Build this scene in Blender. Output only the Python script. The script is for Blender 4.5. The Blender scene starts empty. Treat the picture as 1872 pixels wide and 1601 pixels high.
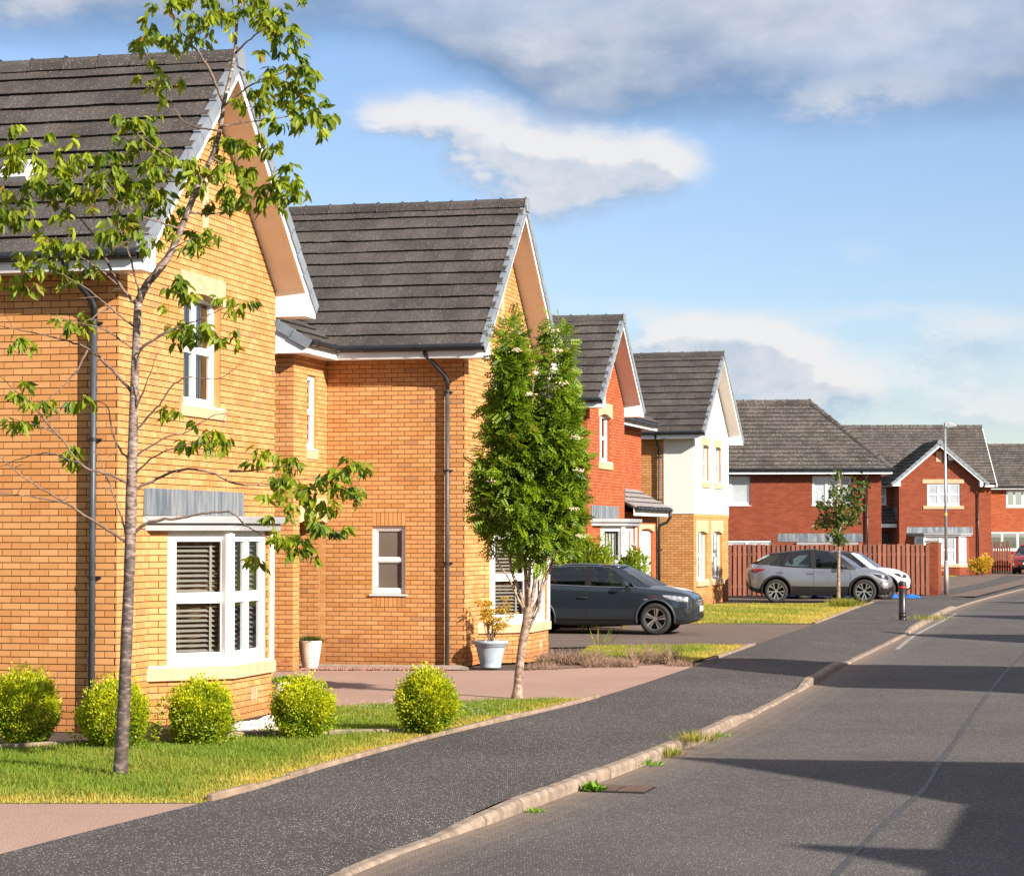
import bpy, bmesh, math, random
import numpy as np
from mathutils import Vector, Matrix
random.seed(7); rng = np.random.default_rng(7)
R = math.radians
scene = bpy.context.scene
col = scene.collection

# ------------------------------------------------------------------ camera
cam_data = bpy.data.cameras.new('camera')
cam = bpy.data.objects.new('camera', cam_data); col.objects.link(cam)
cam_data.sensor_width = 36.0; cam_data.lens = 36.0 * 4200 / 1872
cam_data.clip_end = 3000.0; cam_data.clip_start = 0.1
PITCH = math.atan(174.5 / 4200); CAM_H = 2.2
cam.location = (0, 0, CAM_H); cam.rotation_euler = (R(90) + PITCH, 0, 0)
scene.camera = cam

# ------------------------------------------------------------------ node expressions
class X:
    """a socket with arithmetic: builds Math nodes"""
    def __init__(s, nt, sock): s.nt, s.k = nt, sock
    def _m(s, op, *o, clamp=False):
        n = s.nt.nodes.new('ShaderNodeMath'); n.operation = op; n.use_clamp = clamp
        for i, v in enumerate((s,) + o):
            if isinstance(v, X): s.nt.links.new(v.k, n.inputs[i])
            else: n.inputs[i].default_value = v
        return X(s.nt, n.outputs[0])
    def __add__(s, o): return s._m('ADD', o)
    __radd__ = __add__
    def __sub__(s, o): return s._m('SUBTRACT', o)
    def __rsub__(s, o): return (s * -1.0) + o
    def __mul__(s, o): return s._m('MULTIPLY', o)
    __rmul__ = __mul__
    def __truediv__(s, o): return s._m('DIVIDE', o)
    def pw(s, o): return s._m('POWER', o)
    def mx(s, o): return s._m('MAXIMUM', o)
    def mn(s, o): return s._m('MINIMUM', o)
    def gt(s, o): return s._m('GREATER_THAN', o)
    def sat(s): return s._m('ADD', 0.0, clamp=True)
    def exp(s): return s._m('EXPONENT')
    def step(s, a, b):
        n = s.nt.nodes.new('ShaderNodeMapRange'); n.interpolation_type = 'SMOOTHSTEP'
        s.nt.links.new(s.k, n.inputs[0]); n.inputs[1].default_value = min(a, b); n.inputs[2].default_value = max(a, b)
        o = X(s.nt, n.outputs[0]); return o if a < b else 1.0 - o

def nd(nt, t, **kw):
    n = nt.nodes.new(t)
    for k, v in kw.items(): setattr(n, k, v)
    return n
def setin(nt, n, i, v):
    if isinstance(v, X): nt.links.new(v.k, n.inputs[i])
    elif hasattr(v, 'is_output'): nt.links.new(v, n.inputs[i])
    else: n.inputs[i].default_value = v
def comb(nt, x, y, z):
    n = nd(nt, 'ShaderNodeCombineXYZ')
    for i, v in enumerate((x, y, z)): setin(nt, n, i, v)
    return n.outputs[0]
def noise(nt, vec, scale, detail=3.0, rough=0.5, out=0, dist=0.0):
    n = nd(nt, 'ShaderNodeTexNoise'); setin(nt, n, 'Vector', vec)
    n.inputs['Scale'].default_value = scale; n.inputs['Detail'].default_value = detail
    n.inputs['Roughness'].default_value = rough; n.inputs['Distortion'].default_value = dist
    return X(nt, n.outputs[out])
def mixc(nt, f, a, b):
    n = nd(nt, 'ShaderNodeMix', data_type='RGBA')
    setin(nt, n, 0, f)
    for i, v in ((6, a), (7, b)):
        if isinstance(v, (tuple, list)): n.inputs[i].default_value = (*v[:3], 1)
        else: setin(nt, n, i, v)
    return n.outputs[2]
def vmul(nt, vec, t):
    n = nd(nt, 'ShaderNodeVectorMath', operation='MULTIPLY'); nt.links.new(vec, n.inputs[0]); n.inputs[1].default_value = t
    return n.outputs[0]

# ------------------------------------------------------------------ sky and sun
SUN_AZ, SUN_EL = R(131), R(27)            # clockwise from +Y; behind the camera, to its right
world = bpy.data.worlds.new('World'); scene.world = world; world.use_nodes = True
nt = world.node_tree; nt.nodes.clear()
sky = nd(nt, 'ShaderNodeTexSky', sky_type='NISHITA')
sky.sun_disc = False; sky.sun_elevation = SUN_EL; sky.sun_rotation = SUN_AZ
sky.altitude = 100; sky.air_density = 1.0; sky.dust_density = 0.6; sky.ozone_density = 2.0
tc = nd(nt, 'ShaderNodeTexCoord'); sep = nd(nt, 'ShaderNodeSeparateXYZ'); nt.links.new(tc.outputs['Generated'], sep.inputs[0])
dx, dy, dz = (X(nt, sep.outputs[i]) for i in range(3))
az = dx._m('ARCTAN2', dy); el = dz._m('ARCSINE')
# banks of cumulus: azimuth, elevation, half widths (radians), weight
PUFFS = [(-.052,.182,.020,.009,1.0),(-.030,.178,.022,.012,1.1),(-.004,.170,.024,.014,1.1),(.016,.160,.026,.017,1.3),(.044,.158,.026,.015,1.3),(.068,.160,.018,.010,1.1),(.030,.146,.034,.008,.6),
         (.012,.139,.010,.007,.75),(.072,.088,.015,.009,1.3),(.098,.084,.022,.012,1.4),(.120,.078,.020,.013,1.3),(.140,.064,.020,.012,1.2),(.060,.072,.034,.012,.9),(.108,.068,.03,.012,.9),(.100,.062,.045,.008,.5),(.024,.100,.020,.006,.45),(.055,.098,.014,.006,.5),
         (.150,.122,.020,.006,.42),(.205,.088,.030,.009,.85),(.19,.072,.045,.012,.7),(.215,.056,.035,.010,.65),(.160,.096,.040,.005,.55),(.175,.050,.05,.007,.5),(-.20,.225,.028,.010,.6),(.135,.187,.035,.011,.55),(.172,.189,.030,.011,.55),(.018,.207,.024,.012,.45)]
def clouds(a, e):
    w = comb(nt, a, e * 1.7, 0.0)
    n1 = noise(nt, w, 26.0, 6.0, 0.58); n2 = noise(nt, w, 9.0, 3.0, 0.5, out=0); n3 = noise(nt, w, 90.0, 4.0, 0.6)
    wa = a + (n1 - 0.5) * 0.036 + (n2 - 0.5) * 0.02 + (n3 - 0.5) * 0.010; we = e + (n1 - 0.5) * 0.020 + (n3 - 0.5) * 0.006
    f = None
    for (pa, pe, sa, se, wt) in PUFFS:
        u = (wa - pa) / sa; v = (we - pe) / se
        g = ((u * u + v * v) * -1.0).exp() * wt
        f = g if f is None else f + g
    puff = (f + (n1 - 0.5) * 0.75 + (n3 - 0.5) * 0.30).step(0.12, 1.45)
    # high sheet of broken cloud, seen in perspective
    k = 1.0 / 1.0
    h = e.mx(0.02)
    sx = a / h * 1.0; sy = (1.0 / 1.0) * h._m('POWER', -1.0)
    sheet_n = noise(nt, comb(nt, sx * 0.55, sy * 0.42, 3.7), 1.5, 7.0, 0.55)
    rise = e - (0.208 - a.step(-0.07, 0.03) * 0.034) + (n2 - 0.5) * 0.030 + (n1 - 0.5) * 0.016 + (n3 - 0.5) * 0.004
    lift = rise.step(-0.008, 0.022)
    sheet = ((sheet_n - 0.5) * 1.6 + 0.92).sat() * lift
    return puff.sat(), sheet.sat(), n1, n2, n3, rise
p0, s0, n1, n2, n3, rise = clouds(az, el)
p1, s1 = clouds(az + 0.006, el + 0.010)[:2]
bg_sky = nd(nt, 'ShaderNodeVectorMath', operation='MULTIPLY'); nt.links.new(sky.outputs[0], bg_sky.inputs[0])
SKY_S = 0.066
bg_sky.inputs[1].default_value = (SKY_S * 1.00, SKY_S * 1.01, SKY_S * 1.14)
lit = ((p0 - p1) * 1.6 + 0.56 + (n1 - 0.5) * 1.3 + (n3 - 0.5) * 0.5 + (1.0 - p0) * 0.28).sat()
c_puff = mixc(nt, lit, (0.185, 0.235, 0.31), (0.405, 0.40, 0.40))
lit2 = (rise.step(-0.005, 0.05) * 0.62 + (n1 - 0.5) * 0.9 + (n2 - 0.5) * 1.1 + 0.06 + (s0 - s1) * 0.4).sat()
c_sheet = mixc(nt, lit2, (0.072, 0.122, 0.205), (0.345, 0.355, 0.39))
col1 = mixc(nt, s0 * 0.93, bg_sky.outputs[0], c_sheet)
col2 = mixc(nt, p0 * 0.93, col1, c_puff)
bg = nd(nt, 'ShaderNodeBackground'); nt.links.new(col2, bg.inputs[0]); bg.inputs[1].default_value = 1.0
wo = nd(nt, 'ShaderNodeOutputWorld'); nt.links.new(bg.outputs[0], wo.inputs[0])

sun_d = bpy.data.lights.new('sun', 'SUN'); sun_d.energy = 5.0; sun_d.angle = R(0.53); sun_d.color = (1.0, 0.905, 0.79)
sun = bpy.data.objects.new('sun', sun_d); col.objects.link(sun)
to_sun = Vector((math.sin(SUN_AZ) * math.cos(SUN_EL), math.cos(SUN_AZ) * math.cos(SUN_EL), math.sin(SUN_EL)))
sun.rotation_euler = to_sun.to_track_quat('Z', 'Y').to_euler(); sun.location = to_sun * 60
vs = scene.view_settings
vs.view_transform = 'Standard'; vs.look = 'None'; vs.gamma = 1.0; vs.use_curve_mapping = False; vs.exposure = 1.12
scene.render.engine = 'CYCLES'
scene.cycles.max_bounces = 6; scene.cycles.transparent_max_bounces = 12
scene.cycles.diffuse_bounces = 3; scene.cycles.glossy_bounces = 3; scene.cycles.transmission_bounces = 4
scene.cycles.caustics_reflective = False; scene.cycles.caustics_refractive = False

# ------------------------------------------------------------------ materials
def new_mat(name):
    m = bpy.data.materials.new(name); m.use_nodes = True; nt = m.node_tree; nt.nodes.clear()
    out = nd(nt, 'ShaderNodeOutputMaterial'); b = nd(nt, 'ShaderNodeBsdfPrincipled')
    nt.links.new(b.outputs[0], out.inputs[0])
    pos = nd(nt, 'ShaderNodeNewGeometry').outputs['Position']
    return m, nt, b, pos, out
def bump(nt, b, h, strength, dist):
    n = nd(nt, 'ShaderNodeBump'); n.inputs['Strength'].default_value = strength; n.inputs['Distance'].default_value = dist
    setin(nt, n, 'Height', h); nt.links.new(n.outputs[0], b.inputs['Normal'])
def tint(nt):
    n = nd(nt, 'ShaderNodeAttribute', attribute_name='tint'); return X(nt, n.outputs['Fac'])
def plain(name, c, rough=0.6, var=0.15, scale=6.0, metal=0.0, bmp=0.0, bscale=60.0, coat=0.0, c2=None, spec=0.5):
    m, nt, b, pos, _ = new_mat(name)
    n = noise(nt, pos, scale, 4.0, 0.6)
    dark = c2 or tuple(x * (1 - 2 * var) for x in c)
    f = ((n - 0.5) * 2.4 + 0.5).sat()
    nt.links.new(mixc(nt, f, dark, tuple(min(1, x * (1 + var * 0.6)) for x in c)), b.inputs['Base Color'])
    b.inputs['Roughness'].default_value = rough; b.inputs['Metallic'].default_value = metal
    b.inputs['Coat Weight'].default_value = coat; b.inputs['Coat Roughness'].default_value = 0.04
    b.inputs['Specular IOR Level'].default_value = spec
    if bmp: bump(nt, b, noise(nt, pos, bscale, 3.0), bmp, 0.01)
    return m
def brick_mat(name, lo, hi, burnt):
    m, nt, b, pos, _ = new_mat(name); t = tint(nt)
    n = noise(nt, pos, 90.0, 3.0, 0.65); big = noise(nt, pos, 0.9, 4.0, 0.6)
    c = mixc(nt, ((t * 0.75 + (big - 0.5) * 0.9) + 0.1).sat(), lo, hi)
    c = mixc(nt, (t - 0.975).gt(0.0) * 0.5, c, burnt)
    pits = noise(nt, pos, 160.0, 2.0, 0.5).step(0.66, 0.74)
    c = mixc(nt, pits * 0.45, c, tuple(x * 0.35 for x in lo))
    c = mixc(nt, ((n - 0.5) * 1.2).sat() * 0.5, c, tuple(min(1, x * 1.25) for x in hi))
    damp = noise(nt, vmul(nt, pos, (1, 1, 2.2)), 1.7, 5.0, 0.65)
    sz = nd(nt, 'ShaderNodeSeparateXYZ'); nt.links.new(pos, sz.inputs[0]); zz = X(nt, sz.outputs[2])
    c = mixc(nt, ((damp * 1.3 - zz * 0.85).step(0.18, 0.62) * 0.5), c, tuple(x * k for x, k in zip(lo, (0.62, 0.50, 0.55))))
    run = noise(nt, vmul(nt, pos, (1, 1, 0.10)), 5.0, 4.0, 0.6).step(0.60, 0.78)
    c = mixc(nt, run * 0.22, c, tuple(x * 0.6 for x in lo))
    nt.links.new(c, b.inputs['Base Color']); b.inputs['Roughness'].default_value = 0.9; b.inputs['Specular IOR Level'].default_value = 0.2
    bump(nt, b, n, 0.35, 0.004)
    return m
M = {}
M['buff'] = brick_mat('buff_brick', (0.46, 0.195, 0.062), (0.59, 0.309, 0.128), (0.24, 0.103, 0.06))
M['red'] = brick_mat('red_brick', (0.33, 0.072, 0.028), (0.43, 0.122, 0.050), (0.16, 0.045, 0.035))
M['redlow'] = brick_mat('dark_red_brick', (0.205, 0.048, 0.024), (0.29, 0.078, 0.038), (0.12, 0.035, 0.03))
M['mortar'] = plain('brown_mortar', (0.115, 0.060, 0.036), 0.95, 0.25, 4.0, bmp=0.3)  # mortar brown darkened, the shadow of the joints put into its colour
M['mortar_pale'] = plain('pale_mortar', (0.48, 0.33, 0.25), 0.95, 0.2, 3.0)
M['white'] = plain('white_upvc', (0.82, 0.82, 0.82), 0.35, 0.03, 2.0)
M['fascia'] = plain('white_fascia_board', (0.80, 0.80, 0.81), 0.4, 0.05, 3.0)
M['soffit'] = plain('white_soffit_board', (0.74, 0.68, 0.64), 0.5, 0.04, 3.0)
M['black'] = plain('black_gutter_plastic', (0.016, 0.019, 0.023), 0.38, 0.2, 9.0)
M['pipe'] = plain('grey_weathered_downpipe', (0.055, 0.066, 0.080), 0.45, 0.2, 5.0)
M['verge'] = plain('grey_verge_plastic', (0.20, 0.225, 0.255), 0.55, 0.12, 5.0)
M['stone'] = plain('cast_sandstone', (0.58, 0.37, 0.22), 0.9, 0.12, 5.0, bmp=0.2)
M['zinc'] = plain('grey_bay_fascia', (0.30, 0.30, 0.31), 0.5, 0.12, 2.5)
def lead_mat():
    m, nt, b, pos, _ = new_mat('weathered_lead'); sp = vmul(nt, pos, (1, 1, 0.12))
    n = noise(nt, sp, 9.0, 4.0, 0.6)
    c = mixc(nt, n.step(0.35, 0.68), (0.105, 0.13, 0.16), (0.27, 0.29, 0.30))
    nt.links.new(mixc(nt, noise(nt, sp, 26.0, 2.0).step(0.64, 0.72) * 0.5, c, (0.38, 0.33, 0.22)), b.inputs['Base Color'])
    b.inputs['Roughness'].default_value = 0.55; b.inputs['Metallic'].default_value = 0.25
    return m
M['lead'] = lead_mat()
def tile_mat(name, base, fleck=1.0, vs_=30.0, th=0.50):
    m, nt, b, pos, _ = new_mat(name); t = tint(nt)
    big = noise(nt, pos, 1.3, 5.0, 0.65); fine = noise(nt, pos, 60.0, 3.0, 0.7)
    c = mixc(nt, ((big - 0.5) * 2.0 + (t - 0.5) * 0.5 + 0.5).sat(), tuple(x * 0.62 for x in base), tuple(x * 1.25 for x in base))
    c = mixc(nt, ((fine - 0.5) * 1.6).sat(), c, tuple(x * 2.0 for x in base))
    v = nd(nt, 'ShaderNodeTexVoronoi'); nt.links.new(pos, v.inputs['Vector']); v.inputs['Scale'].default_value = vs_
    spot = 1.0 - X(nt, v.outputs['Distance']).step(0.12, 0.34)
    sc = nd(nt, 'ShaderNodeSeparateColor'); nt.links.new(v.outputs['Color'], sc.inputs[0])
    spot = spot * (X(nt, sc.outputs[0]) + (big - 0.5) * 1.5).step(th, th + 0.14) * fleck
    c = mixc(nt, spot.sat() * 0.8, c, (0.46, 0.42, 0.37))
    streak = noise(nt, vmul(nt, pos, (1, 1, 0.25)), 3.0, 4.0, 0.6).step(0.62, 0.8)
    c = mixc(nt, streak * 0.5, c, (0.03, 0.028, 0.026))
    nt.links.new(c, b.inputs['Base Color']); b.inputs['Roughness'].default_value = 0.92; b.inputs['Specular IOR Level'].default_value = 0.15
    bump(nt, b, fine, 0.5, 0.006)
    return m
M['tile'] = tile_mat('concrete_roof_tile', (0.066, 0.057, 0.052), .75, 40.0, .52)
M['tile_far'] = tile_mat('lichened_roof_tile', (0.085, 0.074, 0.066), .9, 13.0, .42)
M['tile_grey'] = plain('smooth_grey_tile', (0.27, 0.25, 0.24), 0.8, 0.1, 4.0)
M['tail'] = plain('dark_tile_edge', (0.014, 0.011, 0.009), 0.95, 0.3, 30.0)  # near-black tile tails and deck, far darker than the tile faces
def render_mat(name, c, speck):
    m, nt, b, pos, _ = new_mat(name)
    n = noise(nt, pos, 55.0, 4.0, 0.7)
    nt.links.new(mixc(nt, ((n - 0.5) * 3 + 0.6).sat(), speck, c), b.inputs['Base Color'])
    b.inputs['Roughness'].default_value = 0.95; bump(nt, b, n, 0.8, 0.012)
    return m
M['roughcast'] = render_mat('white_roughcast', (0.80, 0.77, 0.73), (0.60, 0.55, 0.50))
def glass_mat(name, tintc, refl=1.0, dark=0.0):
    m = bpy.data.materials.new(name); m.use_nodes = True; nt = m.node_tree; nt.nodes.clear()
    out = nd(nt, 'ShaderNodeOutputMaterial'); tr = nd(nt, 'ShaderNodeBsdfTransparent'); tr.inputs[0].default_value = (*tintc, 1)
    gl = nd(nt, 'ShaderNodeBsdfGlossy'); gl.inputs['Roughness'].default_value = 0.015
    fr = nd(nt, 'ShaderNodeFresnel'); fr.inputs[0].default_value = 1.52
    f = (X(nt, fr.outputs[0]) * 1.6 * refl + 0.02).sat()
    mx = nd(nt, 'ShaderNodeMixShader'); setin(nt, mx, 0, f); nt.links.new(tr.outputs[0], mx.inputs[1]); nt.links.new(gl.outputs[0], mx.inputs[2])
    nt.links.new(mx.outputs[0], out.inputs[0])
    return m
M['glass'] = glass_mat('window_glass', (0.80, 0.86, 0.86), 1.0)
M['carglass'] = glass_mat('tinted_car_glass', (0.30, 0.36, 0.355), 1.15)
M['frosted'] = plain('obscured_glass', (0.17, 0.14, 0.115), 0.12, 0.12, 1.2, coat=0.6)
M['paleglass'] = plain('pane_over_white_blind', (0.42, 0.46, 0.50), 0.08, 0.12, 1.6, coat=1.0)
M['room'] = plain('dim_room_interior', (0.10, 0.085, 0.075), 0.9, 0.2, 1.0)
M['curtain'] = plain('pale_blind_fabric', (0.55, 0.53, 0.50), 0.9, 0.06, 3.0)
M['slat'] = plain('taupe_blind_slat', (0.40, 0.34, 0.30), 0.6, 0.08, 4.0)
def asphalt_mat(name, base, chip, chipcol, cs, patch, dens=0.72):
    m, nt, b, pos, _ = new_mat(name)
    big = noise(nt, pos, 0.35, 5.0, 0.6); fine = noise(nt, pos, 140.0, 2.0, 0.6); mid = noise(nt, pos, 4.0, 4.0, 0.7)
    c = mixc(nt, ((big - 0.5) * 2.2 + (mid - 0.5) * 0.7 + 0.5).sat(), base, patch)
    c = mixc(nt, ((fine - 0.5) * 2.5).sat() * 0.6, c, tuple(x * 2.2 for x in base))
    v = nd(nt, 'ShaderNodeTexVoronoi'); nt.links.new(pos, v.inputs['Vector']); v.inputs['Scale'].default_value = cs
    sc = nd(nt, 'ShaderNodeSeparateColor'); nt.links.new(v.outputs['Color'], sc.inputs[0])
    spot = (1.0 - X(nt, v.outputs['Distance']).step(0.22, 0.40)) * (X(nt, sc.outputs[0]) + (mid - 0.5) * 0.5 + (big - 0.5) * 0.3).step(dens, dens + 0.1) * chip
    c = mixc(nt, spot.sat(), c, chipcol)
    if name == 'worn_road_asphalt':
        c = mixc(nt, (tint(nt) * (mid * 1.3 + fine * .5)).sat(), c, (0.21, 0.155, 0.12))
        c = mixc(nt, noise(nt, pos, 1.1, 4.0, .55).step(.66, .74) * .35, c, (0.03, 0.027, 0.026))
    nt.links.new(c, b.inputs['Base Color']); b.inputs['Roughness'].default_value = 0.88; b.inputs['Specular IOR Level'].default_value = 0.25
    v2 = nd(nt, 'ShaderNodeTexVoronoi'); nt.links.new(pos, v2.inputs['Vector']); v2.inputs['Scale'].default_value = 80.0
    bump(nt, b, X(nt, v2.outputs['Distance']) * -1.0 + fine * 0.4, 0.7, 0.008)
    return m
M['road'] = asphalt_mat('worn_road_asphalt', (0.060, 0.056, 0.054), 0.9, (0.30, 0.28, 0.26), 44.0, (0.096, 0.088, 0.082), 0.56)
M['path'] = asphalt_mat('chipped_footpath_asphalt', (0.045, 0.041, 0.040), 0.95, (0.48, 0.45, 0.43), 54.0, (0.074, 0.065, 0.061), 0.62)
M['drive'] = asphalt_mat('pink_grey_driveway', (0.29, 0.185, 0.145), 0.35, (0.42, 0.33, 0.28), 60.0, (0.36, 0.245, 0.195), 0.7)
M['drive2'] = asphalt_mat('brown_grey_driveway', (0.115, 0.083, 0.068), 0.35, (0.30, 0.25, 0.21), 50.0, (0.155, 0.115, 0.094), 0.7)
M['kerb'] = plain('worn_concrete_kerb', (0.29, 0.225, 0.17), 0.92, 0.22, 5.5, bmp=0.7, bscale=45.0, c2=(0.125, 0.092, 0.07))
M['edging'] = plain('weathered_edging', (0.27, 0.195, 0.14), 0.92, 0.3, 5.0, bmp=0.5, bscale=45.0, c2=(0.14, 0.10, 0.07))
M['soil'] = plain('dark_soil', (0.06, 0.042, 0.028), 0.95, 0.3, 7.0, bmp=0.8, bscale=30.0)
M['turf'] = plain('turf_base', (0.15, 0.17, 0.025), 0.95, 0.3, 3.0, c2=(0.09, 0.12, 0.02))
M['earth'] = plain('distant_ground', (0.10, 0.11, 0.05), 0.95, 0.3, 0.2)
M['metal'] = plain('galvanised_steel', (0.42, 0.43, 0.45), 0.45, 0.15, 5.0, metal=0.6)
def leaf_mat(name, lo, hi, accent=None, trans=0.45, rough=0.45):
    m = bpy.data.materials.new(name); m.use_nodes = True; nt = m.node_tree; nt.nodes.clear()
    out = nd(nt, 'ShaderNodeOutputMaterial'); t = tint(nt)
    c = mixc(nt, t, lo, hi)
    if accent: c = mixc(nt, (t - 0.92).gt(0.0) * 0.8, c, accent)
    b = nd(nt, 'ShaderNodeBsdfPrincipled'); nt.links.new(c, b.inputs['Base Color']); b.inputs['Roughness'].default_value = rough; b.inputs['Specular IOR Level'].default_value = 0.35
    tl = nd(nt, 'ShaderNodeBsdfTranslucent'); c2 = nd(nt, 'ShaderNodeVectorMath', operation='MULTIPLY'); nt.links.new(c, c2.inputs[0]); c2.inputs[1].default_value = (1.5, 1.45, 0.6)
    nt.links.new(c2.outputs[0], tl.inputs[0])
    mx = nd(nt, 'ShaderNodeMixShader'); mx.inputs[0].default_value = trans
    nt.links.new(b.outputs[0], mx.inputs[1]); nt.links.new(tl.outputs[0], mx.inputs[2]); nt.links.new(mx.outputs[0], out.inputs[0])
    return m
M['grass'] = leaf_mat('grass_blades', (0.125, 0.215, 0.014), (0.52, 0.39, 0.085), None, 0.35, 0.6)
M['cherry_leaf'] = leaf_mat('cherry_leaf', (0.045, 0.105, 0.006), (0.32, 0.37, 0.015), (0.24, 0.12, 0.03), 0.40, 0.5)
M['rowan_leaf'] = leaf_mat('rowan_leaf', (0.042, 0.100, 0.008), (0.24, 0.34, 0.018), (0.24, 0.17, 0.03), 0.35, 0.4)
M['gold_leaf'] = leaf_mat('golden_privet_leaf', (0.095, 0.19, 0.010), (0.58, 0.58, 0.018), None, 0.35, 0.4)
M['maple_leaf'] = leaf_mat('young_maple_leaf', (0.030, 0.065, 0.014), (0.10, 0.14, 0.022), (0.22, 0.09, 0.04), 0.35, 0.45)
M['lime_leaf'] = leaf_mat('lime_shrub_leaf', (0.10, 0.20, 0.012), (0.34, 0.40, 0.03), None, 0.4, 0.4)
M['weed_leaf'] = leaf_mat('weed_leaf', (0.07, 0.19, 0.012), (0.22, 0.38, 0.03), None, 0.4, 0.45)
M['azalea_leaf'] = leaf_mat('yellowed_azalea_leaf', (0.40, 0.24, 0.02), (0.62, 0.46, 0.04), (0.25, 0.20, 0.03), 0.35, 0.5)
M['twig'] = plain('dry_twig', (0.24, 0.15, 0.10), 0.9, 0.3, 9.0)
M['branch'] = plain('grey_brown_branch', (0.20, 0.135, 0.10), 0.8, 0.3, 14.0)
def bark_mat(name, base, pale, dark, zs=14.0):
    m, nt, b, pos, _ = new_mat(name)
    sp = vmul(nt, pos, (3.0, 3.0, zs)); n = noise(nt, sp, 3.5, 5.0, 0.65); big = noise(nt, pos, 3.5, 3.0, 0.6)
    c = mixc(nt, n.step(0.40, 0.58), dark, base)
    c = mixc(nt, n.step(0.60, 0.70) * 0.85, c, pale)
    c = mixc(nt, big.step(0.55, 0.75) * 0.5, c, pale)
    if name == 'cherry_bark':      # bark colour turns darker low on the stem
        sz = nd(nt, 'ShaderNodeSeparateXYZ'); nt.links.new(pos, sz.inputs[0]); low_bark = (X(nt, sz.outputs[2]) + (big - 0.5) * 1.2).step(2.35, 1.75)
        c = mixc(nt, low_bark * 0.75, c, mixc(nt, n.step(0.5, 0.68), (0.045, 0.032, 0.028), (0.22, 0.16, 0.135)))
    nt.links.new(c, b.inputs['Base Color']); b.inputs['Roughness'].default_value = 0.7; bump(nt, b, n, 0.6, 0.008)
    return m
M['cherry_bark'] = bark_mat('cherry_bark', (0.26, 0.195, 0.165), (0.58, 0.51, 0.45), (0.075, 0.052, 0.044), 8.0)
M['rowan_bark'] = bark_mat('rowan_bark', (0.33, 0.24, 0.18), (0.46, 0.37, 0.29), (0.15, 0.10, 0.07), 5.0)
M['gravel'] = plain('pink_gravel', (0.38, 0.22, 0.17), 0.9, 0.35, 30.0)
M['whitegravel'] = plain('white_gravel', (0.70, 0.66, 0.62), 0.9, 0.2, 30.0)
M['fence'] = None

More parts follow.
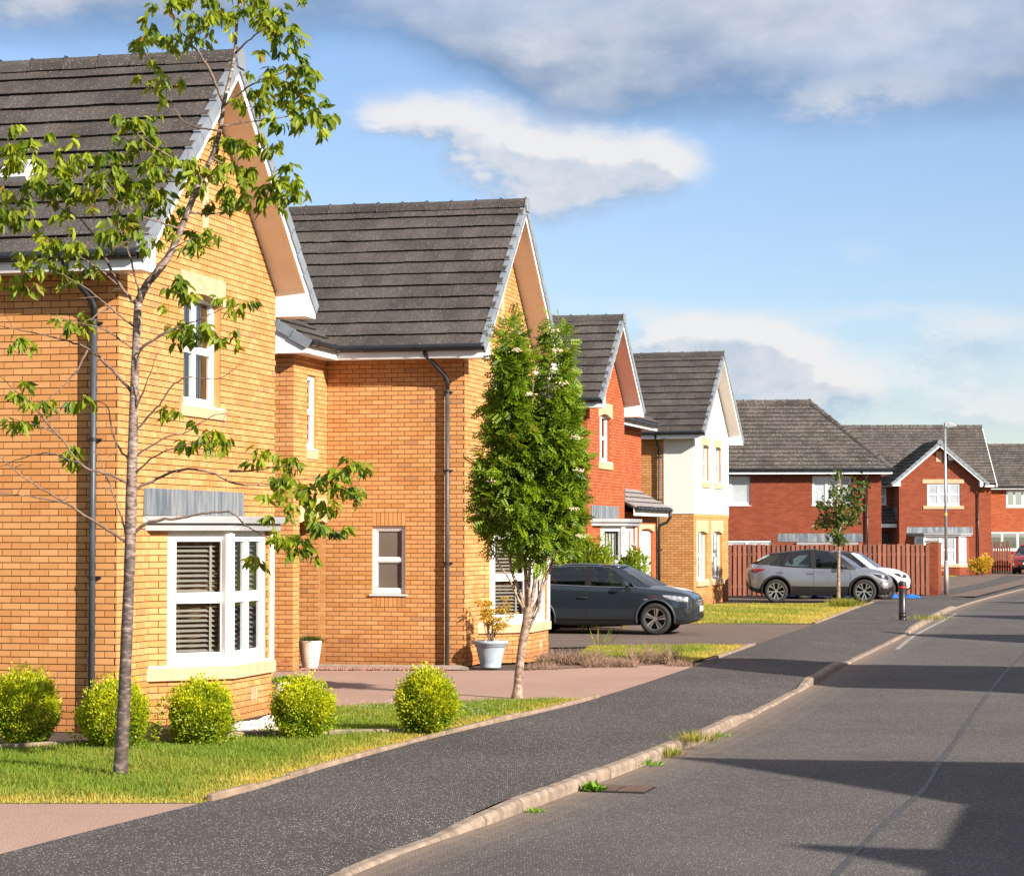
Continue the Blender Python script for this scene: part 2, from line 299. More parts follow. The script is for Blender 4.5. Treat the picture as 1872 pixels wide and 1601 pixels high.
# ------------------------------------------------------------------ geometry helpers
class MB:
    def __init__(s): s.v, s.f, s.m, s.t = [], [], [], []
    def add(s, vs, fs, mi=0, t=0.5):
        o = len(s.v); s.v.extend(vs)
        for f in fs: s.f.append(tuple(i + o for i in f)); s.m.append(mi); s.t.append(t)
    def quad(s, a, b, c, d, mi=0, t=0.5): s.add([a, b, c, d], [(0, 1, 2, 3)], mi, t)
    def poly(s, pts, mi=0, t=0.5): s.add(list(pts), [tuple(range(len(pts)))], mi, t)
    def box(s, x0, x1, y0, y1, z0, z1, mi=0, t=0.5):
        s.hexa([(x0, y0, z0), (x1, y0, z0), (x1, y1, z0), (x0, y1, z0), (x0, y0, z1), (x1, y0, z1), (x1, y1, z1), (x0, y1, z1)], mi, t)
    def hexa(s, p, mi=0, t=0.5):
        s.add([tuple(q) for q in p], [(0, 3, 2, 1), (4, 5, 6, 7), (0, 1, 5, 4), (1, 2, 6, 5), (2, 3, 7, 6), (3, 0, 4, 7)], mi, t)
    def obox(s, c, ax, ay, az, mi=0, t=0.5):
        c, ax, ay, az = (Vector(q) for q in (c, ax, ay, az))
        s.hexa([c + i * ax + j * ay + k * az for k in (-1, 1) for (i, j) in ((-1, -1), (1, -1), (1, 1), (-1, 1))], mi, t)
    def prism(s, pts, ext, mi=0, t=0.5):
        pts = [Vector(p) for p in pts]; e = Vector(ext); n = len(pts)
        s.add([tuple(p) for p in pts] + [tuple(p + e) for p in pts],
              [tuple(range(n))[::-1], tuple(range(n, 2 * n))] + [(i, (i + 1) % n, (i + 1) % n + n, i + n) for i in range(n)], mi, t)
    def tube(s, path, rad, n=8, mi=0, t=0.5, cap=True):
        path = [Vector(p) for p in path]
        if not hasattr(rad, '__len__'): rad = [rad] * len(path)
        rad = [float(r) for r in rad]; prev = None; rings = []
        for i, p in enumerate(path):
            d = (path[min(i + 1, len(path) - 1)] - path[max(i - 1, 0)])
            d = d.normalized() if d.length > 1e-9 else Vector((0, 0, 1))
            if prev is None:
                a = Vector((1, 0, 0)) if abs(d.x) < 0.8 else Vector((0, 1, 0))
                e1 = (a - d * a.dot(d)).normalized()
            else:
                e1 = prev - d * prev.dot(d)
                e1 = e1.normalized() if e1.length > 1e-6 else Vector((1, 0, 0))
            prev = e1; e2 = d.cross(e1)
            rings.append([tuple(p + rad[i] * (math.cos(2 * math.pi * k / n) * e1 + math.sin(2 * math.pi * k / n) * e2)) for k in range(n)])
        vs = [q for r in rings for q in r]
        fs = [(i * n + k, i * n + (k + 1) % n, (i + 1) * n + (k + 1) % n, (i + 1) * n + k) for i in range(len(path) - 1) for k in range(n)]
        if cap: fs += [tuple(range(n))[::-1], tuple(range((len(path) - 1) * n, len(path) * n))]
        s.add(vs, fs, mi, t)
    def lathe(s, prof, c=(0, 0, 0), n=24, mi=0, axis='z', t=0.5):
        vs = []
        for (r, h) in prof:
            for k in range(n):
                a = 2 * math.pi * k / n; x, y = r * math.cos(a), r * math.sin(a)
                p = (x, y, h) if axis == 'z' else (x, h, y)
                vs.append((p[0] + c[0], p[1] + c[1], p[2] + c[2]))
        fs = [(i * n + k, i * n + (k + 1) % n, (i + 1) * n + (k + 1) % n, (i + 1) * n + k) for i in range(len(prof) - 1) for k in range(n)]
        s.add(vs, fs, mi, t)
    def mesh(s, name, mats, smooth=False):
        me = bpy.data.meshes.new(name); me.from_pydata([tuple(q) for q in s.v], [], s.f)
        for m in (mats if isinstance(mats, (list, tuple)) else [mats]): me.materials.append(m)
        if any(s.m): me.polygons.foreach_set('material_index', s.m)
        at = me.attributes.new('tint', 'FLOAT', 'FACE'); at.data.foreach_set('value', s.t)
        if smooth: me.polygons.foreach_set('use_smooth', [True] * len(s.f))
        me.update(); return me
    def build(s, name, mats, parent=None, smooth=False, **props):
        return link(name, s.mesh(name, mats, smooth), parent, **props)
def link(name, me, parent=None, mat=None, **props):
    o = bpy.data.objects.new(name, me); col.objects.link(o); o.parent = parent
    if mat is not None: o.matrix_basis = mat
    for k, v in props.items(): o[k] = v
    return o
def thing(name, label, cat, loc=(0, 0, 0), rz=0.0, group=None):
    o = bpy.data.objects.new(name, None); col.objects.link(o); o.location = loc; o.rotation_euler = (0, 0, rz)
    o['label'] = label; o['category'] = cat; o.empty_display_size = 0.3
    if group: o['group'] = group
    return o
def tag(o, label, cat, group=None):
    o['label'] = label; o['category'] = cat
    if group: o['group'] = group
    return o
def structure(o): o['kind'] = 'structure'; return o
def stuff(o): o['kind'] = 'stuff'; return o
def bevel(o, w=0.01, seg=2):
    m = o.modifiers.new('bevel', 'BEVEL'); m.width = w; m.segments = seg; m.limit_method = 'ANGLE'; m.angle_limit = R(40); return o
def arr_mesh(name, V, F, T, mats, smooth=False):
    """numpy arrays -> mesh; F is (n,k) index array"""
    me = bpy.data.meshes.new(name); n, k = F.shape
    me.vertices.add(len(V)); me.vertices.foreach_set('co', np.asarray(V, dtype=np.float32).ravel())
    me.loops.add(n * k); me.loops.foreach_set('vertex_index', F.astype(np.int32).ravel())
    me.polygons.add(n); me.polygons.foreach_set('loop_start', np.arange(0, n * k, k, dtype=np.int32))
    for m in (mats if isinstance(mats, (list, tuple)) else [mats]): me.materials.append(m)
    at = me.attributes.new('tint', 'FLOAT', 'FACE'); at.data.foreach_set('value', np.asarray(T, dtype=np.float32))
    if smooth: me.polygons.foreach_set('use_smooth', np.ones(n, dtype=bool))
    me.update(calc_edges=True); return me
def in_view(p, margin=0.0):
    """is a world point inside the camera's field (used only to decide which repeats to build singly)"""
    z = p[2] - CAM_H; yc = p[1] * math.cos(PITCH) + z * math.sin(PITCH); up = -p[1] * math.sin(PITCH) + z * math.cos(PITCH)
    return yc > 0.5 and abs(p[0] / yc) < 0.2229 + margin and abs(up / yc) < 0.1906 + margin
def gpt(px, py, z=0.0):
    """the point of the level z that the photograph shows at (px, py)"""
    x = (px - 936) / 4200; y = (800.5 - py) / 4200
    d = (x, math.cos(PITCH) - y * math.sin(PITCH), math.sin(PITCH) + y * math.cos(PITCH)); t = (z - CAM_H) / d[2]
    return Vector((d[0] * t, d[1] * t, z))
def apt(px, py, Y):
    x = (px - 936) / 4200; y = (800.5 - py) / 4200
    d = (x, math.cos(PITCH) - y * math.sin(PITCH), math.sin(PITCH) + y * math.cos(PITCH)); t = Y / d[1]
    return Vector((d[0] * t, Y, CAM_H + d[2] * t))
def smooth_line(pts, step):
    """Catmull-Rom through points, resampled evenly"""
    P = [Vector(p) for p in pts]; P = [P[0] * 2 - P[1]] + P + [P[-1] * 2 - P[-2]]; out = []
    for i in range(1, len(P) - 2):
        a, b, c, d = P[i - 1:i + 3]
        for k in range(24):
            t = k / 24
            out.append(0.5 * ((2 * b) + (c - a) * t + (2 * a - 5 * b + 4 * c - d) * t * t + (3 * b - a - 3 * c + d) * t ** 3))
    out.append(P[-2]); res = [out[0]]; acc = 0.0
    for a, b in zip(out, out[1:]):
        L = (b - a).length
        while acc + L >= step:
            f = (step - acc) / L; a = a + (b - a) * f; res.append(a); L = (b - a).length; acc = 0.0
        acc += L
    res.append(out[-1]); return res
def in_poly(P, poly):
    x, y = P[:, 0], P[:, 1]; inside = np.zeros(len(P), bool); n = len(poly)
    for i in range(n):
        (x0, y0), (x1, y1) = poly[i][:2], poly[(i + 1) % n][:2]
        c = ((y0 > y) != (y1 > y)) & (x < (x1 - x0) * (y - y0) / (y1 - y0 + 1e-12) + x0); inside ^= c
    return inside
def leaf_cloud(name, C, Ax, Up, W, L, T, mat, fold=0.25):
    """leaves as two-triangle folded diamonds: centre, axis, up, width, length arrays"""
    Ax = Ax / np.linalg.norm(Ax, axis=1, keepdims=True)
    S = np.cross(Ax, Up); S /= np.linalg.norm(S, axis=1, keepdims=True) + 1e-9; N = np.cross(S, Ax)
    W = W[:, None]; L = L[:, None]
    a = C; b = C + Ax * L * 0.45 + S * W * 0.5 + N * W * fold * 0.5; c = C + Ax * L - N * L * 0.08; d = C + Ax * L * 0.45 - S * W * 0.5 + N * W * fold * 0.5
    n = len(C); V = np.stack([a, b, c, d], 1).reshape(-1, 3); i = np.arange(n) * 4
    F = np.concatenate([np.stack([i, i + 1, i + 2], 1), np.stack([i, i + 2, i + 3], 1)])
    return arr_mesh(name, V, F, np.concatenate([T, T]), mat)
def unit(n):
    v = rng.normal(size=(n, 3)); return v / np.linalg.norm(v, axis=1, keepdims=True)

# ------------------------------------------------------------------ the ground, road and footpath
def sheet(name, poly, z, mat, **kw):
    b = MB(); b.poly([(p[0], p[1], z) for p in poly]); o = structure(b.build(name, mat)); return o
ROAD_Z = -0.10
sheet('ground', [(-900, -300), (900, -300), (900, 1500), (-900, 1500)], -0.17, M['earth'])
KERB = smooth_line([(-5.9, -2, 0), (-3.9, 5, 0), (-1.09, 15.56, 0), (-0.28, 18.0, 0), (0.89, 21.6, 0), (1.83, 24.6, 0), (2.52, 27.0, 0), (4.64, 35.3, 0), (5.68, 39.6, 0), (9.0, 52.4, 0), (12.86, 67.8, 0), (16.6, 80.7, 0), (23, 101, 0), (30, 124, 0)], 0.915)
BACK = smooth_line([(-8.9, -2, 0), (-6.8, 5, 0), (-3.52, 15.91, 0), (-2.39, 19.37, 0), (-1.74, 21.87, 0), (-0.81, 25.11, 0), (1.13, 30.94, 0), (3.32, 39.48, 0), (4.82, 45.69, 0), (7.39, 56.19, 0), (11.7, 74.14, 0), (14.3, 81.5, 0), (21, 103, 0), (26, 121, 0)], 0.5)
def off(line, d):
    out = []
    for i, p in enumerate(line):
        t = (line[min(i + 1, len(line) - 1)] - line[max(i - 1, 0)]).normalized(); out.append(p + Vector((t.y, -t.x, 0)) * d)
    return out
road_r = off(KERB, 5.7)
b = MB(); K2 = off(KERB, 0.0)
for i in range(len(KERB) - 1):
    for f0, f1, tn in ((-.2, .10, .95), (.10, .22, .62), (.22, .38, .36), (.38, .62, .16), (.62, 5.7, 0.0)):
        a, c, d, e = (K2[j] + (road_r[j] - K2[j]) * (f / 5.7) for j, f in ((i, f0), (i + 1, f0), (i + 1, f1), (i, f1)))
        b.quad((a.x, a.y, ROAD_Z), (c.x, c.y, ROAD_Z), (d.x, d.y, ROAD_Z), (e.x, e.y, ROAD_Z), 0, tn)
structure(b.build('road', M['road']))
# sealed repair seam that runs down the carriageway
seam = [gpt(px, py, ROAD_Z + 0.004) for px, py in ((1524, 1601), (1580, 1540), (1634, 1490), (1690, 1440), (1716, 1395), (1742, 1360), (1776, 1310), (1812, 1260), (1836, 1230), (1872, 1195), (1900, 1160))]
seam = [seam[0] + (seam[0] - seam[1]) * 3] + seam; seam = smooth_line(seam, 0.25)
b = MB(); ws = [0.026 + 0.006 * math.sin(i * 0.37) + random.uniform(-.006, .006) for i in range(len(seam))]
Ls = [p + Vector((-ws[i], 0, 0)) for i, p in enumerate(seam)]; Rs = [p + Vector((ws[i], 0, 0)) for i, p in enumerate(seam)]
for i in range(len(seam) - 1): b.quad(Ls[i], Rs[i], Rs[i + 1], Ls[i + 1])
structure(b.build('road_seam', plain('bitumen_seam', (0.050, 0.046, 0.045), 0.6, 0.3, 6.0)))
# painted edge line where the road bends away
b = MB(); wl = smooth_line([gpt(px, py, ROAD_Z + .004) for px, py in ((1640, 1186), (1668, 1164), (1700, 1146), (1724, 1134), (1748, 1121))], .3)
for i in range(len(wl) - 1): b.quad(wl[i] - Vector((.045, 0, 0)), wl[i] + Vector((.045, 0, 0)), wl[i + 1] + Vector((.045, 0, 0)), wl[i + 1] - Vector((.045, 0, 0)))
structure(b.build('road_marking', plain('worn_white_line', (.34, .32, .30), .8, .35, 9.0)))
# kerb stones
def kerb_top(y):
    t = 0.0
    def ramp(a, b): return min(1, max(0, (y - a) / (b - a)))
    full = ramp(17.6, 18.5) - ramp(28.2, 29.1) + ramp(34.0, 34.9) - ramp(39.6, 40.5) + ramp(53.0, 53.9) - ramp(70.0, 71.0)
    return -0.078 + 0.083 * full
kerb = structure(bpy.data.objects.new('kerb', None)); col.objects.link(kerb)
KI = off(KERB, -0.125)
for i in range(1, len(KERB) - 1):
    a, c, d, e = KERB[i], KERB[i + 1], KI[i + 1], KI[i]
    if not (10 < a.y < 95): continue
    t = (c - a).normalized() * 0.009; z0, z1 = kerb_top(a.y), kerb_top(c.y); jz = random.uniform(-.004, .004)
    nrm = (a - e).normalized() * 0.03
    q = MB(); jx = Vector((random.uniform(-.008, .008), 0, 0))
    P = [a + t + jx, c - t + jx, d - t + jx, e + t + jx]
    lo = [Vector((p.x, p.y, -0.16)) for p in P]
    hi = [Vector((p.x, p.y, (z0, z1, z1, z0)[k] + jz)) for k, p in enumerate(P)]
    ctr = sum((p for p in lo), Vector()) / 4; ctr.z = 0
    mid = [hi[0] - Vector((0, 0, .03)), hi[1] - Vector((0, 0, .03))]
    hi[0] -= nrm; hi[1] -= nrm
    V = [p - ctr for p in lo + mid + hi]
    q.add([tuple(v) for v in V], [(0, 1, 5, 4), (4, 5, 7, 6), (6, 7, 8, 9), (1, 2, 8, 7, 5), (3, 0, 4, 6, 9), (2, 3, 9, 8)])
    o = q.build('kerb_stone', M['kerb'], kerb); o.location = ctr; bevel(o, 0.012, 2)
# footpath: back edge level, dips to the dropped kerbs
b = MB(); rows = []
for p in BACK:
    j = min(range(len(KI)), key=lambda k: (KI[k] - p).length_squared)
    best = KI[j]
    for k in (j - 1, j):
        if 0 <= k < len(KI) - 1:
            s, e = KI[k], KI[k + 1]; f = max(0, min(1, (p - s).dot(e - s) / (e - s).length_squared)); q = s + (e - s) * f
            if (q - p).length < (best - p).length: best = q
    zk = kerb_top(best.y) - 0.004
    rows.append([Vector((p.x + (best.x - p.x) * f, p.y + (best.y - p.y) * f, zk * max(0, (f - 0.45) / 0.55))) for f in (0, .25, .45, .6, .8, 1.0)])
for r, s in zip(rows, rows[1:]):
    for k in range(5): b.quad(r[k], r[k + 1], s[k + 1], s[k])
structure(b.build('footpath', M['path'], smooth=True))
# garden level under everything left of the kerb
b = MB(); gl = [p for p in BACK]
for i in range(len(gl) - 1):
    b.quad((-120, gl[i].y, -0.03), (gl[i].x + 0.6, gl[i].y, -0.03), (gl[i + 1].x + 0.6, gl[i + 1].y, -0.03), (-120, gl[i + 1].y, -0.03))
structure(b.build('terrain', M['soil']))
sheet('driveway', [(-12, 5)] + [(q.x + .01, q.y) for q in BACK if 5 < q.y < 19.2] + [(-2.5, 19.2), (-12, 19.1)], -0.003, M['drive'])
sheet('driveway', [(-2.19, 29.25), (1.2, 30.9), (3.45, 39.4), (3.06, 39.2), (0.21, 37.16), (-1.0, 37.1), (-4.4, 37.2), (-9, 38), (-9, 31), (-3.0, 28.9)], -0.003, M['drive'])
sheet('driveway', [(-6, 45.8), (0.9, 44.7), (4.9, 45.7), (7.45, 56.1), (4.0, 56.35), (-4, 56)], -0.003, M['drive2'])
sheet('driveway', [(4.5, 71.6), (11.0, 72.1), (11.8, 74.2), (14.4, 80.9), (7.0, 80.7), (2, 80)], -0.003, M['drive2'])
sheet('driveway', [(14.2, 80.9), (16.3, 80.9), (30, 125), (40, 131), (21, 131), (17.2, 118), (16.0, 90)], -0.004, M['drive2'])
# the far side of the road, mostly outside the picture
RR = off(KERB, 5.85); RB = off(KERB, 8.2); RG = off(KERB, 40)
for nm, A, B_, z, mt in (('footpath', RR, RB, 0.0, M['path']), ('terrain', RB, RG, -0.01, M['turf'])):
    b = MB()
    for i in range(len(A) - 1): b.quad((A[i].x, A[i].y, z), (B_[i].x, B_[i].y, z), (B_[i + 1].x, B_[i + 1].y, z), (A[i + 1].x, A[i + 1].y, z))
    structure(b.build(nm, mt))
b = MB()
for i in range(len(RR) - 1): b.hexa([(*road_r[i].xy, -.16), (*RR[i].xy, -.16), (*RR[i + 1].xy, -.16), (*road_r[i + 1].xy, -.16), (*road_r[i].xy, .0), (*RR[i].xy, .0), (*RR[i + 1].xy, .0), (*road_r[i + 1].xy, .0)])
structure(b.build('kerb', M['kerb']))

# ------------------------------------------------------------------ houses
UP = Vector((0, 0, 1))
GAUGE, BL, BH, JT = 0.075, 0.215, 0.065, 0.010
_bm_cache = {}
def brick_verts(u0b, u1b, u0t, u1t, z0, z1, d0, d1):
    # x along the wall, y into the wall (0 = face), z up ; slightly chamfered face edge is left to the material
    return [(u0b, -d1, z0), (u1b, -d1, z0), (u1t, -d1, z1), (u0t, -d1, z1), (u0b, d0, z0), (u1b, d0, z0), (u1t, d0, z1), (u0t, d0, z1)]
BF = [(0, 1, 2, 3), (1, 5, 6, 2), (3, 2, 6, 7), (0, 4, 5, 1), (4, 0, 3, 7)]
class House:
    def __init__(s, name, label, corner, theta, z=0.0, brick='buff', mortar='mortar', tile='tile', singles=300):
        s.e = thing(name, label, 'house', (corner[0], corner[1], z), R(90) - theta)
        s.M = Matrix.Translation((corner[0], corner[1], z)) @ Matrix.Rotation(R(90) - theta, 4, 'Z')
        s.brick, s.mortar, s.tile = M[brick], M[mortar], M[tile]
        s.recs = []; s.back = MB(); s.reveal = MB(); s.singles = singles
        s.roof = None; s.trecs = []; s.deck = MB()
    # ---- brick walls
    def wall(s, P0, U, L, top, ops=(), apex=None, bricks=True, z0=0.0, mat=None, solder=()):
        """P0 left end seen from outside, U along the wall; ops = openings (u0,u1,z0,z1); apex=(u,z) makes a gable"""
        P0, U = Vector(P0), Vector(U); N = U.cross(UP)
        Mx = Matrix(((U.x, -N.x, 0, P0.x), (U.y, -N.y, 0, P0.y), (0, 0, 1, P0.z), (0, 0, 0, 1)))
        def lim(z):
            if apex is None or z <= top: return 0.0, L
            f = (z - top) / (apex[1] - top); return apex[0] * f, L - (L - apex[0]) * f
        ztop = apex[1] if apex else top
        # backing, split round the openings
        us = sorted({0.0, L} | {o[0] for o in ops} | {o[1] for o in ops} | ({apex[0]} if apex else set()))
        def zt(u):
            if apex is None: return top
            return top + (apex[1] - top) * (u / apex[0] if u <= apex[0] else (L - u) / (L - apex[0]))
        d = 0.014
        for a, c in zip(us, us[1:]):
            if c - a < 1e-6: continue
            cuts = sorted((o[2], o[3]) for o in ops if o[0] <= a + 1e-6 and o[1] >= c - 1e-6); z = z0
            for (q0, q1) in cuts:
                if q0 > z: s.back.add([tuple(Mx @ Vector(p)) for p in ((a, d, z), (c, d, z), (c, d, q0), (a, d, q0))], [(0, 1, 2, 3)])
                z = q1
            s.back.add([tuple(Mx @ Vector(p)) for p in ((a, d, z), (c, d, z), (c, d, zt(c)), (a, d, zt(a)))], [(0, 1, 2, 3)])
        for (a, c, q0, q1) in ops:      # reveals
            r = 0.14
            rv = MB(); rv.t = []
            for p in (((a, d, q0), (a, r, q0), (a, r, q1), (a, d, q1)), ((c, r, q0), (c, d, q0), (c, d, q1), (c, r, q1)),
                      ((a, d, q1), (a, r, q1), (c, r, q1), (c, d, q1)), ((a, r, q0), (a, d, q0), (c, d, q0), (c, r, q0))):
                rv.add([tuple(Mx @ Vector(v)) for v in p], [(0, 1, 2, 3)], 0, random.uniform(.3, .7))
            rv.build('window_reveal', s.brick, s.e)
        if not bricks: return Mx
        n = int(round((ztop - z0) / GAUGE)) + 1
        for k in range(n):
            a0 = z0 + k * GAUGE + 0.005; a1 = a0 + BH
            if a0 >= ztop - 0.01: break
            a1 = min(a1, ztop - 0.005)
            lo0, hi0 = lim(a0); lo1, hi1 = lim(a1)
            blk = sorted((o[0], o[1]) for o in list(ops) + list(solder) if o[2] < (a0 + a1) / 2 < o[3])
            segs = []; x = 0.0
            for (q0, q1) in blk:
                if q0 > x: segs.append((x, q0))
                x = max(x, q1)
            if x < L: segs.append((x, L))
            ph = 0.0 if k % 2 == 0 else -0.1125
            for (sa, sb) in segs:
                j = math.floor((sa - ph) / 0.225)
                while True:
                    b0 = ph + j * 0.225; b1 = b0 + BL; j += 1
                    if b0 >= sb: break
                    q0, q1 = max(b0, sa), min(b1, sb)
                    if sb - b1 < 0.03: q1 = max(q1, sb - 0.001) if b1 < sb else q1
                    if q1 - q0 < 0.03: continue
                    ub0, ub1, ut0, ut1 = max(q0, lo0), min(q1, hi0), max(q0, lo1), min(q1, hi1)
                    if ub1 - ub0 < 0.02: continue
                    if ut1 < ut0: ut0 = ut1 = (ub0 if ut0 > ub1 else (ub0 + ub1) / 2)
                    full = abs((ub1 - ub0) - BL) < 1e-4 and abs((ut1 - ut0) - BL) < 1e-4 and abs(a1 - a0 - BH) < 1e-4
                    s.recs.append((Mx, ub0, ub1, ut0, ut1, a0, a1, full))
        for (q0, q1, y0, y1) in solder:      # bricks set on end
            m = max(1, int(round((q1 - q0) / GAUGE))); st = (q1 - q0) / m
            for i in range(m):
                s.recs.append((Mx, q0 + i * st + .005, q0 + (i + 1) * st - .005, q0 + i * st + .005, q0 + (i + 1) * st - .005, y0 + .005, y1 - .005, False))
        return Mx
    def finish_walls(s):
        wall = s.back.build('wall', s.mortar, s.e)
        cand = []
        for i, r in enumerate(s.recs):
            if not r[7]: continue
            p = s.M @ (r[0] @ Vector(((r[1] + r[2]) / 2, 0, (r[5] + r[6]) / 2)))
            nrm = s.M.to_3x3() @ (r[0].to_3x3() @ Vector((0, -1, 0)))
            if in_view(p) and nrm.dot(Vector((0, 0, CAM_H)) - p) > 0: cand.append((p.length, i))
        cand.sort(); single = {i for _, i in cand[:s.singles]}
        rest = MB()
        for i, (Mx, ub0, ub1, ut0, ut1, a0, a1, full) in enumerate(s.recs):
            t = random.random(); out = random.uniform(0, 0.003)
            if i in single:
                key = (s.brick.name, int(t * 10))
                if key not in _bm_cache:
                    q = MB(); q.add(brick_verts(-BL / 2, BL / 2, -BL / 2, BL / 2, 0, BH, 0.018, 0.0), BF, 0, (int(t * 10) + .5) / 10)
                    _bm_cache[key] = q.mesh('brick', s.brick)
                link('brick', _bm_cache[key], wall, Mx @ Matrix.Translation(((ub0 + ub1) / 2, -out, a0)))
            else:
                vs = brick_verts(ub0, ub1, ut0, ut1, a0, a1, 0.018, out)
                rest.add([tuple(Mx @ Vector(v)) for v in vs], BF, 0, t)
        if rest.f: stuff(rest.build('brickwork', s.brick, wall))
        return wall
    # ---- tiled slopes
    def slope(s, P0, T, S, length, sl, tmin=None, tmax=None, gauge=0.345, tw=0.30, start=0.0):
        P0, T, S = Vector(P0), Vector(T).normalized(), Vector(S).normalized(); N = T.cross(S)
        Mx = Matrix(((T.x, S.x, N.x, P0.x), (T.y, S.y, N.y, P0.y), (T.z, S.z, N.z, P0.z), (0, 0, 0, 1)))
        tmin = tmin or (lambda q: 0.0); tmax = tmax or (lambda q: length)
        n = int(math.ceil((sl - 0.02) / gauge)); g = sl / n
        for k in range(n):
            s0 = k * g; lo, hi = tmin(s0 + g / 2), tmax(s0 + g / 2); ph = -(tw / 2 if k % 2 else 0)
            j = math.floor((lo - ph) / tw)
            while True:
                a = ph + j * tw; c = a + tw; j += 1
                if a >= hi: break
                q0, q1 = max(a, lo), min(c, hi)
                if q1 - q0 < 0.02: continue
                s.trecs.append((Mx, q0, q1, s0, g, abs(q1 - q0 - tw) < 1e-6 and k < n - 1))
        # deck under the tiles
        pts = [(tmin(0), 0), (tmax(0), 0), (tmax(sl), sl), (tmin(sl), sl)]
        s.deck.prism([Mx @ Vector((p[0], p[1], -0.012)) for p in pts], N * -0.05)
        return Mx
    def finish_roof(s, singles=300):
        roof = s.deck.build('roof', M['tail'], s.e); s.roof = roof
        cand = []
        for i, r in enumerate(s.trecs):
            p = s.M @ (r[0] @ Vector(((r[1] + r[2]) / 2, r[3] + .1, 0.03)))
            nrm = s.M.to_3x3() @ (r[0].to_3x3() @ Vector((0, 0, 1)))
            if r[5] and in_view(p) and nrm.dot(Vector((0, 0, CAM_H)) - p) > 0: cand.append((p.length, i))
        cand.sort(); single = {i for _, i in cand[:singles]}; rest = MB()
        FM = [0, 1, 0, 0, 0]
        for i, (Mx, q0, q1, s0, g, full) in enumerate(s.trecs):
            t = random.random(); w = (q1 - q0) / 2 - 0.002; jn = random.uniform(-.003, .004); js = random.uniform(-.006, .006)
            def vs(w):
                return [(-w, 0.012, -0.004), (w, 0.012, -0.004), (w, g + .06, -0.010), (-w, g + .06, -0.010), (-w, 0.0, 0.048), (w, 0.0, 0.048), (w, g + .06, 0.008), (-w, g + .06, 0.008)]
            fs = [(4, 5, 6, 7), (0, 1, 5, 4), (1, 2, 6, 5), (3, 0, 4, 7), (0, 3, 2, 1)]
            Q = Mx @ Matrix.Translation(((q0 + q1) / 2, s0 + js, jn)) @ Matrix.Rotation(random.uniform(-.006, .006), 4, 'Y')
            if i in single:
                key = (s.tile.name, round(g, 3), round(w, 3), int(t * 8))
                if key not in _bm_cache:
                    m = MB()
                    m.add(vs(w), fs, 0, (int(t * 8) + .5) / 8); m.m = FM[:]; _bm_cache[key] = m.mesh('roof_tile', [s.tile, M['tail']])
                link('roof_tile', _bm_cache[key], roof, Q)
            else:
                rest.add([tuple(Q @ Vector(v)) for v in vs(w)], fs, 0, t); rest.m[-5:] = FM
        if rest.f: stuff(rest.build('roof_tiling', [s.tile, M['tail']], roof))
        return roof
    def ridge(s, a, b, step=0.45, mat=None):
        a, b = Vector(a), Vector(b); d = (b - a).normalized(); n = max(1, int(round((b - a).length / step))); st = (b - a).length / n
        side = d.cross(UP).normalized(); up = side.cross(d)
        for i in range(n):
            c = a + d * (i + .5) * st; q = MB(); jz = random.uniform(-.006, .006)
            prof = [(-.15, -.13), (-.115, -.03), (-.05, .035), (.05, .035), (.115, -.03), (.15, -.13)]
            lo = [(x * .86, z - .02) for x, z in prof]
            for sgn, l0, k in ((1, st / 2 - .008, 1.0),):
                pr = [side * x + up * z for x, z in prof]; pl = [side * x + up * z for x, z in lo]
                A = [tuple(p - d * l0) for p in pr] + [tuple(p + d * l0) for p in pr] + [tuple(p - d * l0) for p in pl] + [tuple(p + d * l0) for p in pl]
                m = len(prof); F = []
                for k2 in range(m - 1):
                    F += [(k2, k2 + 1, m + k2 + 1, m + k2), (2 * m + k2 + 1, 2 * m + k2, 3 * m + k2, 3 * m + k2 + 1), (k2 + 1, k2, 2 * m + k2, 2 * m + k2 + 1), (m + k2, m + k2 + 1, 3 * m + k2 + 1, 3 * m + k2)]
                q.add(A, F, 0, random.random())
            # black union clip at the joint
            q.tube([tuple(side * -.155 + up * -.135 + d * st / 2), tuple(side * -.05 + up * .05 + d * st / 2), tuple(side * .05 + up * .05 + d * st / 2), tuple(side * .155 + up * -.135 + d * st / 2)], .014, 5, 1)
            o = q.build('ridge_tile', [mat or s.tile, M['black']], s.roof or s.e); o.location = c + Vector((0, 0, jz))
    # ---- one window: frame with child panes
    def window(s, Mx, u0, u1, z0, z1, cols=(0.5,), rows=(0.5,), rec=0.09, sill=True, blind=None, fr=0.055, sillproj=0.03, name='window', glass='glass'):
        q = MB(); dep = 0.06; y0, y1 = rec, rec + dep
        def bx(a, c, e, f, ya=y0, yb=y1): q.hexa([Mx @ Vector(p) for p in ((a, ya, e), (c, ya, e), (c, yb, e), (a, yb, e), (a, ya, f), (c, ya, f), (c, yb, f), (a, yb, f))])
        a0, a1, b0, b1 = u0, u1, z0, z1
        bx(a0, a0 + fr, b0, b1); bx(a1 - fr, a1, b0, b1); bx(a0 + fr, a1 - fr, b0, b0 + fr * 1.2); bx(a0 + fr, a1 - fr, b1 - fr, b1)
        cs = [a0 + fr] + [v for c in cols for v in (a0 + (a1 - a0) * c - fr * .5, a0 + (a1 - a0) * c + fr * .5)] + [a1 - fr]
        rs = [b0 + fr * 1.2] + [v for r in rows for v in (b0 + (b1 - b0) * r - fr * .4, b0 + (b1 - b0) * r + fr * .4)] + [b1 - fr]
        for i in range(1, len(cs) - 1, 2): bx(cs[i], cs[i + 1], b0 + fr * 1.2, b1 - fr)
        pan = []
